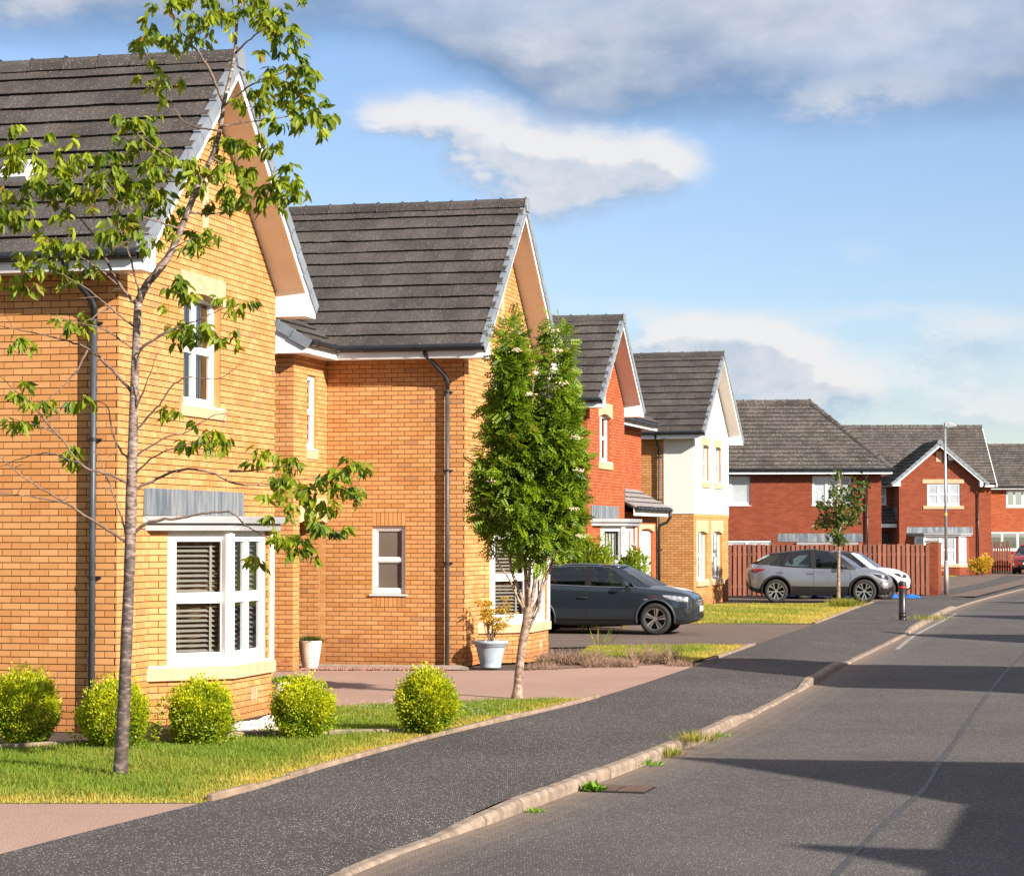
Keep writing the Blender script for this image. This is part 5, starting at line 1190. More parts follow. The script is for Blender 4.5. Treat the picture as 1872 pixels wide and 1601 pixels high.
for pth, r0 in (([(962, 1130), (950, 1080), (935, 1040), (925, 960), (910, 850), (905, 740)], .034), ([(964, 1125), (962, 1060), (955, 980), (948, 860), (942, 700), (940, 590)], .04), ([(968, 1125), (978, 1060), (985, 980), (990, 860), (1000, 720), (1012, 600)], .04), ([(970, 1130), (990, 1080), (1005, 1040), (1025, 960), (1040, 850), (1045, 750)], .034), ([(966, 1150), (985, 1110), (992, 1060), (1010, 1020), (1040, 980)], .026), ([(960, 1120), (945, 1090), (932, 1060), (912, 1030), (890, 980), (880, 900)], .024), ([(966, 1120), (968, 1050), (970, 950), (972, 800), (975, 680)], .032)):
    dd = random.uniform(-.3, .3); P = smooth_line([rp(x, y, dd * i / len(pth)) for i, (x, y) in enumerate(pth)], .1); q = MB(); q.tube(P, [.78 * r0 * (1 - .85 * i / (len(P) - 1)) for i in range(len(P))], 8); q.build('limb', M['rowan_bark'], rt, True)
def EL(px0, px1, py0, py1, dy, rd): c = rp((px0 + px1) / 2, (py0 + py1) / 2, dy); s = 4200 / RY; return (tuple(c), ((px1 - px0) / 2 / s, rd, (py1 - py0) / 2 / s))
ell = [EL(894, 978, 556, 900, 0, .38), (EL(990, 1044, 572, 850, .1, .32)), EL(870, 930, 740, 1005, -.05, .34), EL(895, 1005, 700, 1028, -.1, .5), EL(985, 1066, 700, 1010, 0, .46), EL(925, 1035, 840, 1040, -.1, .42), EL(905, 965, 620, 800, -.2, .3), EL(1005, 1066, 790, 1005, .1, .40)]
C, A, G = crown_points(ell, 820, 12, .042, .40)
T = np.clip(G[:, 0] * .6 + rng.random(len(C)) * .35 + (G[:, 1] - .6) * .35, 0, .9); T[rng.random(len(C)) < .02] = .96
N = rng.normal(size=(len(C), 3)) * .5 + np.array([.25, -.35, .8])
stuff(link('crown', scatter('crown', CV, CF, C, A, N, rng.uniform(.12, .18, len(C)), T, M['rowan_leaf']), rt))
q = MB()
for (px, py) in ((1012, 605), (1030, 700), (1052, 800), (1020, 640), (1060, 860), (945, 640), (1050, 930), (900, 880), (1060, 980), (970, 720)):
    p = rp(px, py, -.42)
    for _ in range(26): c = p + Vector((random.gauss(0, .035), random.gauss(0, .03), random.gauss(0, .012))); q.obox(c, (.009, 0, 0), (0, .009, 0), (0, 0, .006))
stuff(q.build('blossom', plain('cream_blossom', (.66, .55, .38), .8), rt))

# ------------------------------------------------------------------ round golden bushes
for i, (px, py, wpx, hpx, lab) in enumerate(((48, 1366, 118, 128, 'rounded golden green bush at the picture edge, leftmost of five'), (208, 1369, 126, 118, 'rounded golden green bush directly behind the cherry trunk'), (367, 1362, 116, 108, 'rounded golden green bush below the bay window'),
                          (554, 1352, 114, 104, 'rounded golden green bush right of the bay, beside the flower tub'), (782, 1342, 108, 112, 'rounded golden green bush standing alone on the lawn by the footpath'))):
    b0 = gpt(px, py); s = 4200 / b0.y; w, h = wpx / s / 2 * .98, hpx / s * 1.0
    bu = thing('round_bush', lab, 'bush', b0, random.uniform(0, 6), 'round bushes along the lawn border')
    n = 15000; d = unit(n); bumpy = 1 + .10 * np.sin(d[:, 0] * 4.3 + 2.1 * i) * np.sin(d[:, 1] * 3.7 + 3.3 * i) + .06 * np.sin(d[:, 2] * 7 + d[:, 0] * 5 + i) + .04 * np.sin(d[:, 1] * 13 + d[:, 2] * 11 + i * 2)
    rad = rng.uniform(.70, 1.0, n) ** .6 * bumpy; C = d * rad[:, None] * np.array([w * .97, w * .97, h * .52]); C[:, 2] += h * .50
    shoot = rng.random(n) < .16; C[shoot] += (d[shoot] * .55 + np.array([0, 0, .7])) * rng.uniform(.0, .09, shoot.sum())[:, None]
    nb_ = 7; bc = rng.normal(size=(nb_, 3)) * np.array([.34 * w, .34 * w, .17 * h]); bc[:, 2] += h * .5; pick = rng.integers(0, nb_, n); lump = rng.random(n) < .18
    C[lump] = bc[pick[lump]] + d[lump] * rad[lump][:, None] * np.array([w * .72, w * .72, h * .36])
    ok = C[:, 2] > .005; C, d2, rad2 = C[ok], d[ok], rad[ok]; n = len(C)
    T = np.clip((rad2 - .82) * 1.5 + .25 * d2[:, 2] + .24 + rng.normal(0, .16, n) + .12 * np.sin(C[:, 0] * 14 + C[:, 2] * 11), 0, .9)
    Am = d2 + rng.normal(size=(n, 3)) * .6 + np.array([0, 0, .5])
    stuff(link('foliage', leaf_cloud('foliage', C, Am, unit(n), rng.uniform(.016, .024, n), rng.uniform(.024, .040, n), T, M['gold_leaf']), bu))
    q = MB()
    for k in range(9): a = random.uniform(0, 6.3); q.tube([(0, 0, -.02), (math.cos(a) * w * .3, math.sin(a) * w * .3, h * .35), (math.cos(a) * w * .45, math.sin(a) * w * .45, h * .55)], [.012, .008, .003], 5)
    q.build('stem', M['twig'], bu)

# ------------------------------------------------------------------ shrubs, pots, weeds
def shrub(name, label, loc, w, h, n, mat, ls, cat='shrub', stems=True):
    t = thing(name, label, cat, loc); ell = [((random.uniform(-.4, .4) * w, random.uniform(-.3, .3) * w, h * random.uniform(.4, .65)), (w * .45, w * .45, h * .40)) for _ in range(5)]
    C, A, G = crown_points(ell, n // 10, 10, .05 * w + .01, .4); A[:, 2] += .5; ok = C[:, 2] > 0; C, A, G = C[ok], A[ok], G[ok]
    T = np.clip(G[:, 0] * .5 + rng.random(len(C)) * .5, 0, .91)
    stuff(link('foliage', leaf_cloud('foliage', C, A, unit(len(C)), rng.uniform(.4, .6, len(C)) * ls, rng.uniform(.8, 1.3, len(C)) * ls, T, mat), t))
    if stems:
        q = MB()
        for k in range(10): a = random.uniform(0, 6.3); q.tube([(0, 0, -.02), (math.cos(a) * w * .25, math.sin(a) * w * .25, h * .4), (math.cos(a) * w * .5, math.sin(a) * w * .5, h * .8)], [.014, .01, .003], 5)
        q.build('stem', M['twig'], t)
    return t
shrub('lime_shrub', 'bright lime green shrub behind the dark grey car roof', (1.75, 52.6, 0), 1.05, 2.35, 9000, M['lime_leaf'], .10)
shrub('lime_shrub', 'low lime green shrub in front of the red house bay window', (2.55, 53.0, 0), .75, 1.85, 5200, M['lime_leaf'], .10)
shrub('gorse_bush', 'small yellow flowering bush under the far bay window', (gpt(1768, 1050).x, 119.5, 0), .85, 1.0, 1600, M['azalea_leaf'], .12)
p1 = thing('plant_pot', 'cream ribbed plant pot against the porch of the second house', 'plant pot', gpt(567, 1223), 0)
q = MB(); pr = [(0, 0), (.115, 0), (.12, .01)]
for k in range(15): z = .02 + k * .028; r = .122 + (.185 - .122) * (k / 14) ** .8; pr += [(r, z), (r + .004, z + .012), (r - .001, z + .024)]
pr += [(.19, .445), (.19, .465), (.172, .465), (.165, .42), (0, .42)]; q.lathe(pr, n=36); q.build('pot', plain('cream_resin', (.66, .58, .50), .7, .06), p1, True)
n = 900; C = np.stack([rng.normal(0, .075, n), rng.normal(0, .075, n), rng.uniform(.40, .46, n)], 1); A = np.stack([C[:, 0] * 6, C[:, 1] * 6, np.ones(n)], 1) + rng.normal(size=(n, 3)) * .3
stuff(link('foliage', leaf_cloud('foliage', C, A, unit(n), np.full(n, .008), rng.uniform(.06, .13, n), rng.random(n) * .6, leaf_mat('heather_leaf', (.06, .09, .02), (.16, .17, .05), (.35, .08, .10))), p1))
p2 = thing('plant_pot', 'large pale blue plant pot holding a yellowed azalea', 'plant pot', gpt(897, 1220), 0)
q = MB(); q.lathe([(0, 0), (.165, 0), (.175, .015), (.168, .03), (.185, .10), (.215, .22), (.238, .33), (.245, .345), (.262, .35), (.262, .385), (.275, .39), (.29, .42), (.285, .445), (.262, .445), (.245, .40), (0, .39)], n=40); q.build('pot', plain('pale_blue_glaze', (.36, .43, .50), .45, .06), p2, True)
q = MB(); tips = []
for k in range(16):
    a = random.uniform(0, 6.3); r = random.uniform(.08, .32); h = random.uniform(.65, 1.12); m = Vector((math.cos(a) * r * .4, math.sin(a) * r * .4, .62)); e = Vector((math.cos(a) * r + .06, math.sin(a) * r, h)); q.tube([(random.gauss(0, .02), random.gauss(0, .02), .36), m, e], [.010, .007, .003], 5); tips += [e, (m + e) / 2 + Vector((random.gauss(0, .08), random.gauss(0, .08), .08))]
q.build('stem', M['twig'], p2)
C = np.concatenate([np.array(t) + rng.normal(size=(24, 3)) * .03 for t in tips]); n = len(C); A = rng.normal(size=(n, 3)) * np.array([1, 1, .4]) + np.array([0, 0, -.1])
stuff(link('foliage', leaf_cloud('foliage', C, A, unit(n) + np.array([0, 0, 1.0]), rng.uniform(.02, .03, n), rng.uniform(.07, .11, n), rng.random(n), M['azalea_leaf']), p2))
p3 = thing('flower_tub', 'white tub of pink and yellow flowers behind the round bush', 'flower tub', (-2.86, 29.3, 0))
q = MB(); q.lathe([(0, 0), (.14, 0), (.155, .12), (.17, .14), (.17, .17), (.16, .17), (.21, .30), (.215, .32), (.18, .32), (.16, .27), (0, .27)], n=28); q.build('tub', M['white'], p3, True)
n = 500; C = np.stack([rng.normal(0, .10, n), rng.normal(0, .10, n), rng.uniform(.28, .36, n)], 1); stuff(link('foliage', leaf_cloud('foliage', C, unit(n) + np.array([0, 0, .6]), unit(n), np.full(n, .03), np.full(n, .06), rng.random(n) * .4, M['weed_leaf']), p3))
q = MB()
for k in range(20):
    c = Vector((random.gauss(0, .11), random.gauss(0, .11), random.uniform(.38, .60))); mi = random.choice((0, 1, 2))
    for j in range(6): a = j * math.pi / 3; q.quad(c, c + Vector((math.cos(a - .4) * .03, math.sin(a - .4) * .03, .008)), c + Vector((math.cos(a) * .042, math.sin(a) * .042, .012)), c + Vector((math.cos(a + .4) * .03, math.sin(a + .4) * .03, .008)), mi)
stuff(q.build('flower', [plain('petal_pink', (.75, .25, .30), .6), plain('petal_cream', (.80, .68, .45), .6), plain('petal_orange', (.75, .35, .08), .6)], p3))
def dead(label, px, py, w, h, n):
    t = thing('dead_shrub', label, 'shrub', gpt(px, py), 0); q = MB()
    for k in range(n):
        b = Vector((random.uniform(-w, w), random.uniform(-.28, .28), 0)); d = Vector((random.gauss(0, .5), random.gauss(0, .5), random.uniform(.35, 1))).normalized(); l = random.uniform(.35, 1) * h; m = b + d * l * .5
        q.tube([b, m, m + (d + Vector((random.gauss(0, .5), random.gauss(0, .5), random.gauss(0, .3)))).normalized() * l * .5], [.005, .004, .0015], 3, 0, cap=False)
    stuff(q.build('twigs', M['twig'], t)); return t
dead('dry brown shrub remains below the corner of the second bay', 1045, 1214, .55, .34, 900)
dead('dry twiggy shrub stump at the tip of the driveway bed', 1195, 1212, .38, .42, 420); dead('low dry twigs between the two dead shrubs', 1118, 1218, .42, .22, 520); dead('thin dry twigs at the footpath corner of the bed', 1245, 1216, .22, .16, 180); dead('flattened dry twigs near the rowan trunk', 992, 1222, .25, .16, 240)
q = MB(); q.poly([(x, y, .0) for x, y in [(.25, 37.25), (3.0, 39.2), (3.08, 39.6), (1.2, 40.9), (.55, 40.0)]]); structure(q.build('terrain', plain('dry_bed', (.20, .12, .085), .95, .3, 12.0, bmp=.8)))
def tuft(name, label, px, py, z, n, h, spread, mat, wide=.006, flat=False):
    t = thing(name, label, 'weed', gpt(px, py, z), 0)
    C = np.stack([rng.normal(0, spread, n), rng.normal(0, spread, n), np.zeros(n)], 1); A = np.stack([C[:, 0] / spread * .3, C[:, 1] / spread * .3, np.ones(n) * (.6 if flat else 1)], 1) + rng.normal(size=(n, 3)) * (.5 if flat else .18)
    o = leaf_cloud('blades', C, A, unit(n), np.full(n, wide) * rng.uniform(.7, 1.3, n), rng.uniform(.5, 1, n) * h, np.clip(rng.random(n) * .8, 0, .9), mat); stuff(link('blades', o, t)); return t
tuft('weed', 'leafy green weed growing at the kerb beside the drain grate', 1086, 1446, ROAD_Z, 46, .13, .04, M['weed_leaf'], .045, True)
tuft('weed', 'small low weed at the kerb foot nearest the camera', 978, 1484, ROAD_Z, 50, .05, .04, M['weed_leaf'], .016, True)
tuft('weed', 'yellowing grass tuft on the kerb, left of the other tufts', 1212, 1383, ROAD_Z, 260, .14, .10, M['grass'], .006)
tuft('weed', 'green weeds spilling from the kerb joint', 1170, 1398, ROAD_Z, 120, .10, .10, M['weed_leaf'], .02, True)
tuft('weed', 'dry grass tuft where the kerb meets the house shadow', 1272, 1358, -.03, 200, .18, .09, M['grass'], .005)
tuft('weed', 'small weeds at the kerb end by the dropped section', 1302, 1345, ROAD_Z, 90, .08, .10, M['weed_leaf'], .018, True)
tuft('weed', 'yellow grass growing over the far kerb near the bollard', 1696, 1134, -.02, 160, .22, .28, M['grass'], .010)
tuft('weed', 'tall grass tuft around the foot of the young maple', 1545, 1109, 0, 520, .34, .22, M['grass'], .012)
tuft('weed', 'tall seeding grass stalks beside the dark grey car', 1098, 1181, 0, 22, .45, .08, M['grass'], .008)
# young maple
yt = thing('maple_tree', 'slender young maple with sparse dark leaves by the silver car', 'tree', gpt(1533, 1107)); yb = Vector(yt.location); YY = yb.y
def yp(px, py, dy=0.0): return apt(px, py, YY + dy) - yb
q = MB(); P = smooth_line([yp(1533, 1108), yp(1533, 1050), yp(1534, 990), yp(1533, 940), yp(1536, 890), yp(1533, 862)], .15); q.tube(P, [.062 * (1 - .8 * i / (len(P) - 1)) for i in range(len(P))], 8); q.build('trunk', M['rowan_bark'], yt, True)
for pth in ([(1534, 985), (1520, 965), (1500, 945)], [(1534, 970), (1550, 940), (1568, 900)], [(1533, 945), (1515, 920), (1498, 922)], [(1534, 930), (1550, 900), (1562, 880)], [(1534, 920), (1522, 895), (1520, 880)]):
    P = smooth_line([yp(x, y, random.uniform(-.3, .3)) for x, y in pth], .15); q = MB(); q.tube(P, [.026 * (1 - .8 * i / (len(P) - 1)) for i in range(len(P))], 5); q.build('branch', M['rowan_bark'], yt, True)
C = []
for (px, py, r, k) in ((1533, 868, 9, 60), (1527, 900, 14, 110), (1512, 925, 12, 70), (1500, 922, 8, 40), (1568, 892, 13, 90), (1575, 885, 7, 40), (1558, 910, 14, 110), (1540, 930, 16, 150), (1505, 958, 10, 60), (1512, 950, 12, 60), (1530, 955, 15, 130), (1548, 950, 13, 100), (1570, 925, 9, 50), (1536, 985, 11, 90), (1528, 975, 10, 50), (1562, 945, 9, 50)):
    c = np.array(yp(px, py, random.uniform(-.35, .35))); C.append(c + rng.normal(size=(k, 3)) * r / 59.0 * np.array([.6, .8, .5]))
C = np.concatenate(C); n = len(C); A = rng.normal(size=(n, 3)) + np.array([0, 0, -.5]); T = np.clip(rng.random(n), 0, .91); T[rng.random(n) < .05] = .96
stuff(link('crown', leaf_cloud('crown', C, A, unit(n) + np.array([0, -.5, .8]), rng.uniform(.08, .13, n), rng.uniform(.09, .15, n), T, M['maple_leaf']), yt))

# ------------------------------------------------------------------ cars
def paint(name, c, metal=.6, rough=.28):
    m, nt, b, pos, _ = new_mat(name)
    n = noise(nt, pos, 3.0, 3.0); fl = noise(nt, pos, 900.0, 1.0)
    nt.links.new(mixc(nt, ((n - .5) * .6 + (fl - .5) * .8 + .5).sat(), tuple(x * .85 for x in c), tuple(min(1, x * 1.12) for x in c)), b.inputs['Base Color'])
    b.inputs['Metallic'].default_value = metal; b.inputs['Roughness'].default_value = rough; b.inputs['Coat Weight'].default_value = 1.0; b.inputs['Coat Roughness'].default_value = .05
    return m
M['clad'] = plain('black_textured_plastic', (.013, .013, .014), .6, .2, 20.0, spec=.25)
M['tyre'] = plain('tyre_rubber', (.022, .021, .021), .8, .3, 14.0)
M['alloy'] = plain('machined_alloy', (.62, .60, .58), .3, .1, 9.0, metal=.9)
M['chrome'] = plain('chrome_trim', (.75, .76, .78), .15, .03, 3.0, metal=1.0)
M['lamp'] = plain('headlamp_glass', (.55, .58, .62), .08, .4, 14.0, coat=1.0, metal=.4)
M['lampdark'] = plain('dark_headlamp', (.03, .032, .036), .08, .3, 14.0, coat=1.0)
M['redlamp'] = plain('red_tail_lamp', (.22, .008, .010), .1, .3, 8.0, coat=1.0)
M['seat'] = plain('dark_seat_fabric', (.03, .03, .032), .9)
M['plate'] = plain('number_plate', (.75, .75, .72), .4)
def lerp(tab, x):
    xs = [t[0] for t in tab]; ys = [t[1] for t in tab]
    return float(np.interp(x, xs, ys))
def smoothcurve(tab, n=120):
    """cubic-smoothed table"""
    xs = np.array([t[0] for t in tab], float); ys = np.array([t[1] for t in tab], float); m = np.gradient(ys, xs)
    gx = np.linspace(xs[0], xs[-1], n); out = []
    for g in gx:
        i = min(max(np.searchsorted(xs, g) - 1, 0), len(xs) - 2); h = xs[i + 1] - xs[i]; t = (g - xs[i]) / h
        out.append((1 + 2 * t) * (1 - t) ** 2 * ys[i] + t * (1 - t) ** 2 * h * m[i] + t * t * (3 - 2 * t) * ys[i + 1] + t * t * (t - 1) * h * m[i + 1])
    return lambda x: float(np.interp(x, gx, out))
def fixn(me):
    bm = bmesh.new(); bm.from_mesh(me); bmesh.ops.recalc_face_normals(bm, faces=bm.faces[:]); bm.to_mesh(me); bm.free()
def car(name, label, loc, rz, P, z=0.0):
    t = thing(name, label, 'car', loc, rz)
    W, ZL, ZB, CR = (smoothcurve(P[k]) for k in ('W', 'ZL', 'ZB', 'CR')); x0, x1 = P['W'][0][0], P['W'][-1][0]; clz = P.get('clad', .36); Rw = P['wheel']
    def sec(x):
        w, l, b = W(x), ZL(x), ZB(x); h = b - l; c = CR(x)
        pts = [(0, l), (w * .80, l), (w * .93, l + .02), (w * .975, l + h * .16), (w * .995, l + h * .34), (w * 1.0, l + h * .52), (w * .992, l + h * .68), (w * .978, l + h * .80), (w * .955, l + h * .91), (w * .915, l + h * .985), (w * .86, b + .004), (w * .6, b + c * .75), (w * .3, b + c * .95), (0, b + c)]
        return pts
    def side_y(x, zz):
        p = sec(x); p = [q for q in p[2:11]]; return float(np.interp(zz, [q[1] for q in p], [q[0] for q in p]))
    # station spacing: denser at the rounded ends
    u = np.linspace(0, 1, 64); xs = x0 + (x1 - x0) * (.5 - .5 * np.cos(np.pi * u)) * .55 + (x1 - x0) * u * .45
    b = MB(); m = len(sec(0)); rings = []
    for x in xs:
        p = sec(x); ring = [(x, -q[0], q[1]) for q in p] + [(x, q[0], q[1]) for q in p[-2:0:-1]]; rings.append(ring)
    nr = len(rings[0]); b.v = [v for r in rings for v in r]
    for i in range(len(xs) - 1):
        for k in range(nr):
            a = (i * nr + k, i * nr + (k + 1) % nr, (i + 1) * nr + (k + 1) % nr, (i + 1) * nr + k)
            zc = sum(b.v[j][2] for j in a) / 4
            b.f.append(a[::-1]); b.m.append(1 if zc < clz else 0); b.t.append(.5)
    b.f += [tuple(range(nr)), tuple(range((len(xs) - 1) * nr, len(xs) * nr))[::-1]]; b.m += [1, 1]; b.t += [.5, .5]
    me = b.mesh('body', [P['paint'], M['clad']], True); fixn(me)
    tmp = bpy.data.objects.new('tmp', me); col.objects.link(tmp); cut = MB()
    for wx in P['axles']:
        for sg in (-1, 1):
            y0, y1 = (sg * .52, sg * 1.2); n = 40; ra = Rw * 1.17
            vs = [(wx + ra * math.cos(2 * math.pi * k / n), y, Rw + ra * math.sin(2 * math.pi * k / n)) for y in (y0, y1) for k in range(n)]
            fs = [(k, (k + 1) % n, n + (k + 1) % n, n + k) for k in range(n)] + [tuple(range(n))[::-1], tuple(range(n, 2 * n))]
            if sg < 0: fs = [f[::-1] for f in fs]
            cut.add(vs, fs)
    cm = cut.mesh('cut', M['clad']); fixn(cm); co = bpy.data.objects.new('cut', cm); col.objects.link(co)
    md = tmp.modifiers.new('b', 'BOOLEAN'); md.object = co; md.operation = 'DIFFERENCE'; md.solver = 'EXACT'; md.use_self = False
    try: md.material_mode = 'TRANSFER'
    except Exception: pass
    dg = bpy.context.evaluated_depsgraph_get(); dg.update(); nm = bpy.data.meshes.new_from_object(tmp.evaluated_get(dg)); nm.name = 'body'
    bpy.data.objects.remove(tmp); bpy.data.objects.remove(co)
    mi = []
    for p in nm.polygons:
        c = p.center; ins = any(math.hypot(c.x - wx, c.z - Rw) < Rw * 1.18 for wx in P['axles']) and (abs(c.y) < side_y(min(max(c.x, x0 + .02), x1 - .02), max(c.z, .25)) - .03)
        mi.append(1 if (ins or c.z < clz) else 0)
    nm.materials.clear(); nm.materials.append(P['paint']); nm.materials.append(M['clad']); nm.polygons.foreach_set('material_index', mi)
    body = link('body', nm, t)
    try: nm.set_sharp_from_angle(angle=R(38))
    except Exception: pass
    # wheel arch trims
    for wx in P['axles']:
        for sg in (-1, 1):
            q = MB(); n = 26; ra, rb = Rw * 1.16, Rw * 1.16 + P.get('arch', .05); V = []
            for k in range(n + 1):
                a = math.radians(-12 + 204 * k / n)
                for r, o in ((ra, .004), (rb, .010), (rb, -.03), (ra, -.04)):
                    x, zz = wx + r * math.cos(a), Rw + r * math.sin(a); V.append((x, sg * (side_y(min(max(x, x0 + .02), x1 - .02), max(zz, .22)) + o), zz))
            F = [(k * 4 + j, (k + 1) * 4 + j, (k + 1) * 4 + (j + 1) % 4, k * 4 + (j + 1) % 4) for k in range(n) for j in range(4)]
            q.add(V, F if sg > 0 else [f[::-1] for f in F]); q.build('arch_trim', P.get('archmat', M['clad']), t, True)
    # glasshouse
    G = P['green']; half = [(np.array(g[0]), np.array(g[1]), g[2]) for g in G]
    full = half + [(np.array([g[0][0], -g[0][1], g[0][2]]), np.array([g[1][0], -g[1][1], g[1][2]]), None) for g in half[-2:0:-1]]
    def pnl(i, j, f):
        a = half[i][0] * (1 - f) + half[i][1] * f; c = half[j][0] * (1 - f) + half[j][1] * f; bul = .035 * 4 * f * (1 - f)
        return a, c, bul
    frame = MB()
    for i in range(len(half) - 1):
        kind = half[i][2]
        for sg in (-1, 1):
            nv, nu = 5, 5; V = []
            for a in range(nv + 1):
                f = a / nv; p, c, bul = pnl(i, i + 1, f)
                for e in range(nu + 1):
                    gq = e / nu; r = p * (1 - gq) + c * gq; o = np.array([0.0, bul if abs(r[1]) > .3 else 0, 0])
                    if i in (0, len(half) - 2): r = r + np.array([(.10 if i else -.05) * (1 - (abs(r[1]) / max(abs(p[1]), abs(c[1]), .01)) ** 2) * 0.0, 0, bul * .6])
                    r = r + o; V.append((r[0], sg * r[1], r[2]))
            F = [(a * (nu + 1) + e, a * (nu + 1) + e + 1, (a + 1) * (nu + 1) + e + 1, (a + 1) * (nu + 1) + e) for a in range(nv) for e in range(nu)]
            if sg > 0: F = [f[::-1] for f in F]
            if kind in ('pillar', 'post'): q = MB(); q.add(V, F); q.build('pillar', P.get('pillar', P['paint']) if kind == 'pillar' else M['clad'], t, True)
            else:
                q = MB(); q.add(V, F); q.build(kind, M['carglass'], t, True)
    rf = MB(); nu = 8; V = []
    top = half
    for g in top:
        y = max(abs(g[1][1]), .001)
        for e in range(nu + 1):
            s = -1 + 2 * e / nu; V.append((g[1][0] + P.get('rx', .10) * (1 - s * s) * (1 if g is top[-2] else 0), y * s, g[1][2] + .035 * (1 - s * s)))
    # rows from the rear corner to the front corner; the centre points of screen and tailgate cap the ends
    R0 = len(top); rows = list(range(1, R0 - 1)); F = []
    for a, c in zip(rows, rows[1:]):
        for e in range(nu): F.append((a * (nu + 1) + e, c * (nu + 1) + e, c * (nu + 1) + e + 1, a * (nu + 1) + e + 1))
    rf.add(V, F)
    ro = rf.build('roof', P.get('roof', P['paint']), t, True); so = ro.modifiers.new('s', 'SOLIDIFY'); so.thickness = .02; so.offset = 1
    # seats
    for sx in (P['seat'], P['seat'] - .85):
        for sy in (-.36, .36): q = MB(); q.box(sx - .22, sx - .08, sy - .22, sy + .22, .55, 1.12); q.box(sx - .20, sx - .10, sy - .12, sy + .12, 1.16, 1.34); bevel(q.build('seat', M['seat'], t), .05, 2)
    # wheels
    for wx in P['axles']:
        for sg in (-1, 1):
            wh = MB(); rr = Rw * P.get('rim', .66); y = sg * (W(wx) - .02); wd = .21
            def Y(o): return y - sg * o
            prof = [(rr, .012), (rr + .012, -.002), (Rw * .86, -.012), (Rw * .95, .004), (Rw, .03), (Rw, wd - .03), (Rw * .93, wd), (rr, wd)]
            n = 40; V = [(wx + r * math.cos(2 * math.pi * k / n), Y(o), Rw + r * math.sin(2 * math.pi * k / n)) for (r, o) in prof for k in range(n)]
            F = [(i * n + k, i * n + (k + 1) % n, (i + 1) * n + (k + 1) % n, (i + 1) * n + k) for i in range(len(prof) - 1) for k in range(n)]
            wh.add(V, F if sg < 0 else [f[::-1] for f in F]); wo = wh.build('tyre', M['tyre'], t, True)
            q = MB(); prof = [(rr, .012), (rr * .93, .02), (rr * .90, .10), (.0, .10)]; V = [(wx + r * math.cos(2 * math.pi * k / n), Y(o), Rw + r * math.sin(2 * math.pi * k / n)) for (r, o) in prof for k in range(n)]
            F = [(i * n + k, i * n + (k + 1) % n, (i + 1) * n + (k + 1) % n, (i + 1) * n + k) for i in range(len(prof) - 1) for k in range(n)]
            q.add(V, F if sg < 0 else [f[::-1] for f in F], 0); q.f[n * 2:] = q.f[n * 2:]; q.build('rim', M['clad'], wo, True)
            q = MB()
            for k in range(5):
                a = 2 * math.pi * k / 5 + P.get('spin', .3); d = np.array([math.cos(a), math.sin(a)]); s = np.array([-d[1], d[0]])
                def pt(r, l, o): v = d * r + s * l; return (wx + v[0], Y(o), Rw + v[1])
                for (l0, l1) in P.get('spoke', ((-.035, .0), (.012, .05))):
                    A = [pt(rr * .14, l0 * .6, .03), pt(rr * .14, l1 * .6, .03), pt(rr * .97, l1 * 1.5, .008), pt(rr * .97, l0 * 1.5, .008)]; B_ = [(p[0], p[1] - sg * .035, p[2]) for p in A]
                    q.hexa(A + B_ if sg > 0 else B_ + A)
            V = [(wx + rr * .2 * math.cos(2 * math.pi * k / 16), Y(.025), Rw + rr * .2 * math.sin(2 * math.pi * k / 16)) for k in range(16)]; q.poly(V if sg < 0 else V[::-1])
            n2 = 40
            for (ra, rb, o) in ((rr * .95, rr * 1.0, .006),):
                V = [(wx + r * math.cos(2 * math.pi * k / n2), Y(o), Rw + r * math.sin(2 * math.pi * k / n2)) for r in (ra, rb) for k in range(n2)]; q.add(V, [(k, (k + 1) % n2, n2 + (k + 1) % n2, n2 + k) for k in range(n2)])
            q.build('spokes', P.get('spokemat', M['alloy']), wo)
    # surface patches that follow the flank: (name, outline in x,z, material, lift)
    def patch(nm, pts, mat, lift=.006, sides=(-1, 1), par=None):
        xs_ = [p[0] for p in pts]; zs_ = [p[1] for p in pts]; k = len(pts) // 2
        up, lo = pts[:k], pts[k:][::-1]
        for sg in sides:
            V = []; n = 10
            for i in range(n + 1):
                f = i / n * (k - 1); a = min(int(f), k - 2); g = f - a
                U = (up[a][0] * (1 - g) + up[a + 1][0] * g, up[a][1] * (1 - g) + up[a + 1][1] * g); L = (lo[a][0] * (1 - g) + lo[a + 1][0] * g, lo[a][1] * (1 - g) + lo[a + 1][1] * g)
                for j in range(5):
                    h = j / 4; x, zz = U[0] * (1 - h) + L[0] * h, U[1] * (1 - h) + L[1] * h; V.append((x, sg * (side_y(x, zz) + lift * (1 if 0 < j < 4 and 0 < i < n else -.3)), zz))
            F = [(i * 5 + j, i * 5 + j + 1, (i + 1) * 5 + j + 1, (i + 1) * 5 + j) for i in range(n) for j in range(4)]
            q = MB(); q.add(V, F if sg < 0 else [f[::-1] for f in F]); q.build(nm, mat, par or t, True)
    for (nm, pts, mk) in P['patches']: patch(nm, pts, M[mk] if isinstance(mk, str) else mk)
    # shut lines
    for pth in P['lines']:
        for sg in (-1, 1):
            q = MB(); pts = smooth_line([(x, 0, zz) for x, zz in pth], .05); q.tube([(p.x, sg * (side_y(p.x, p.z) + .0005), p.z) for p in pts], .0045, 5); q.build('door_seam', M['clad'], t)
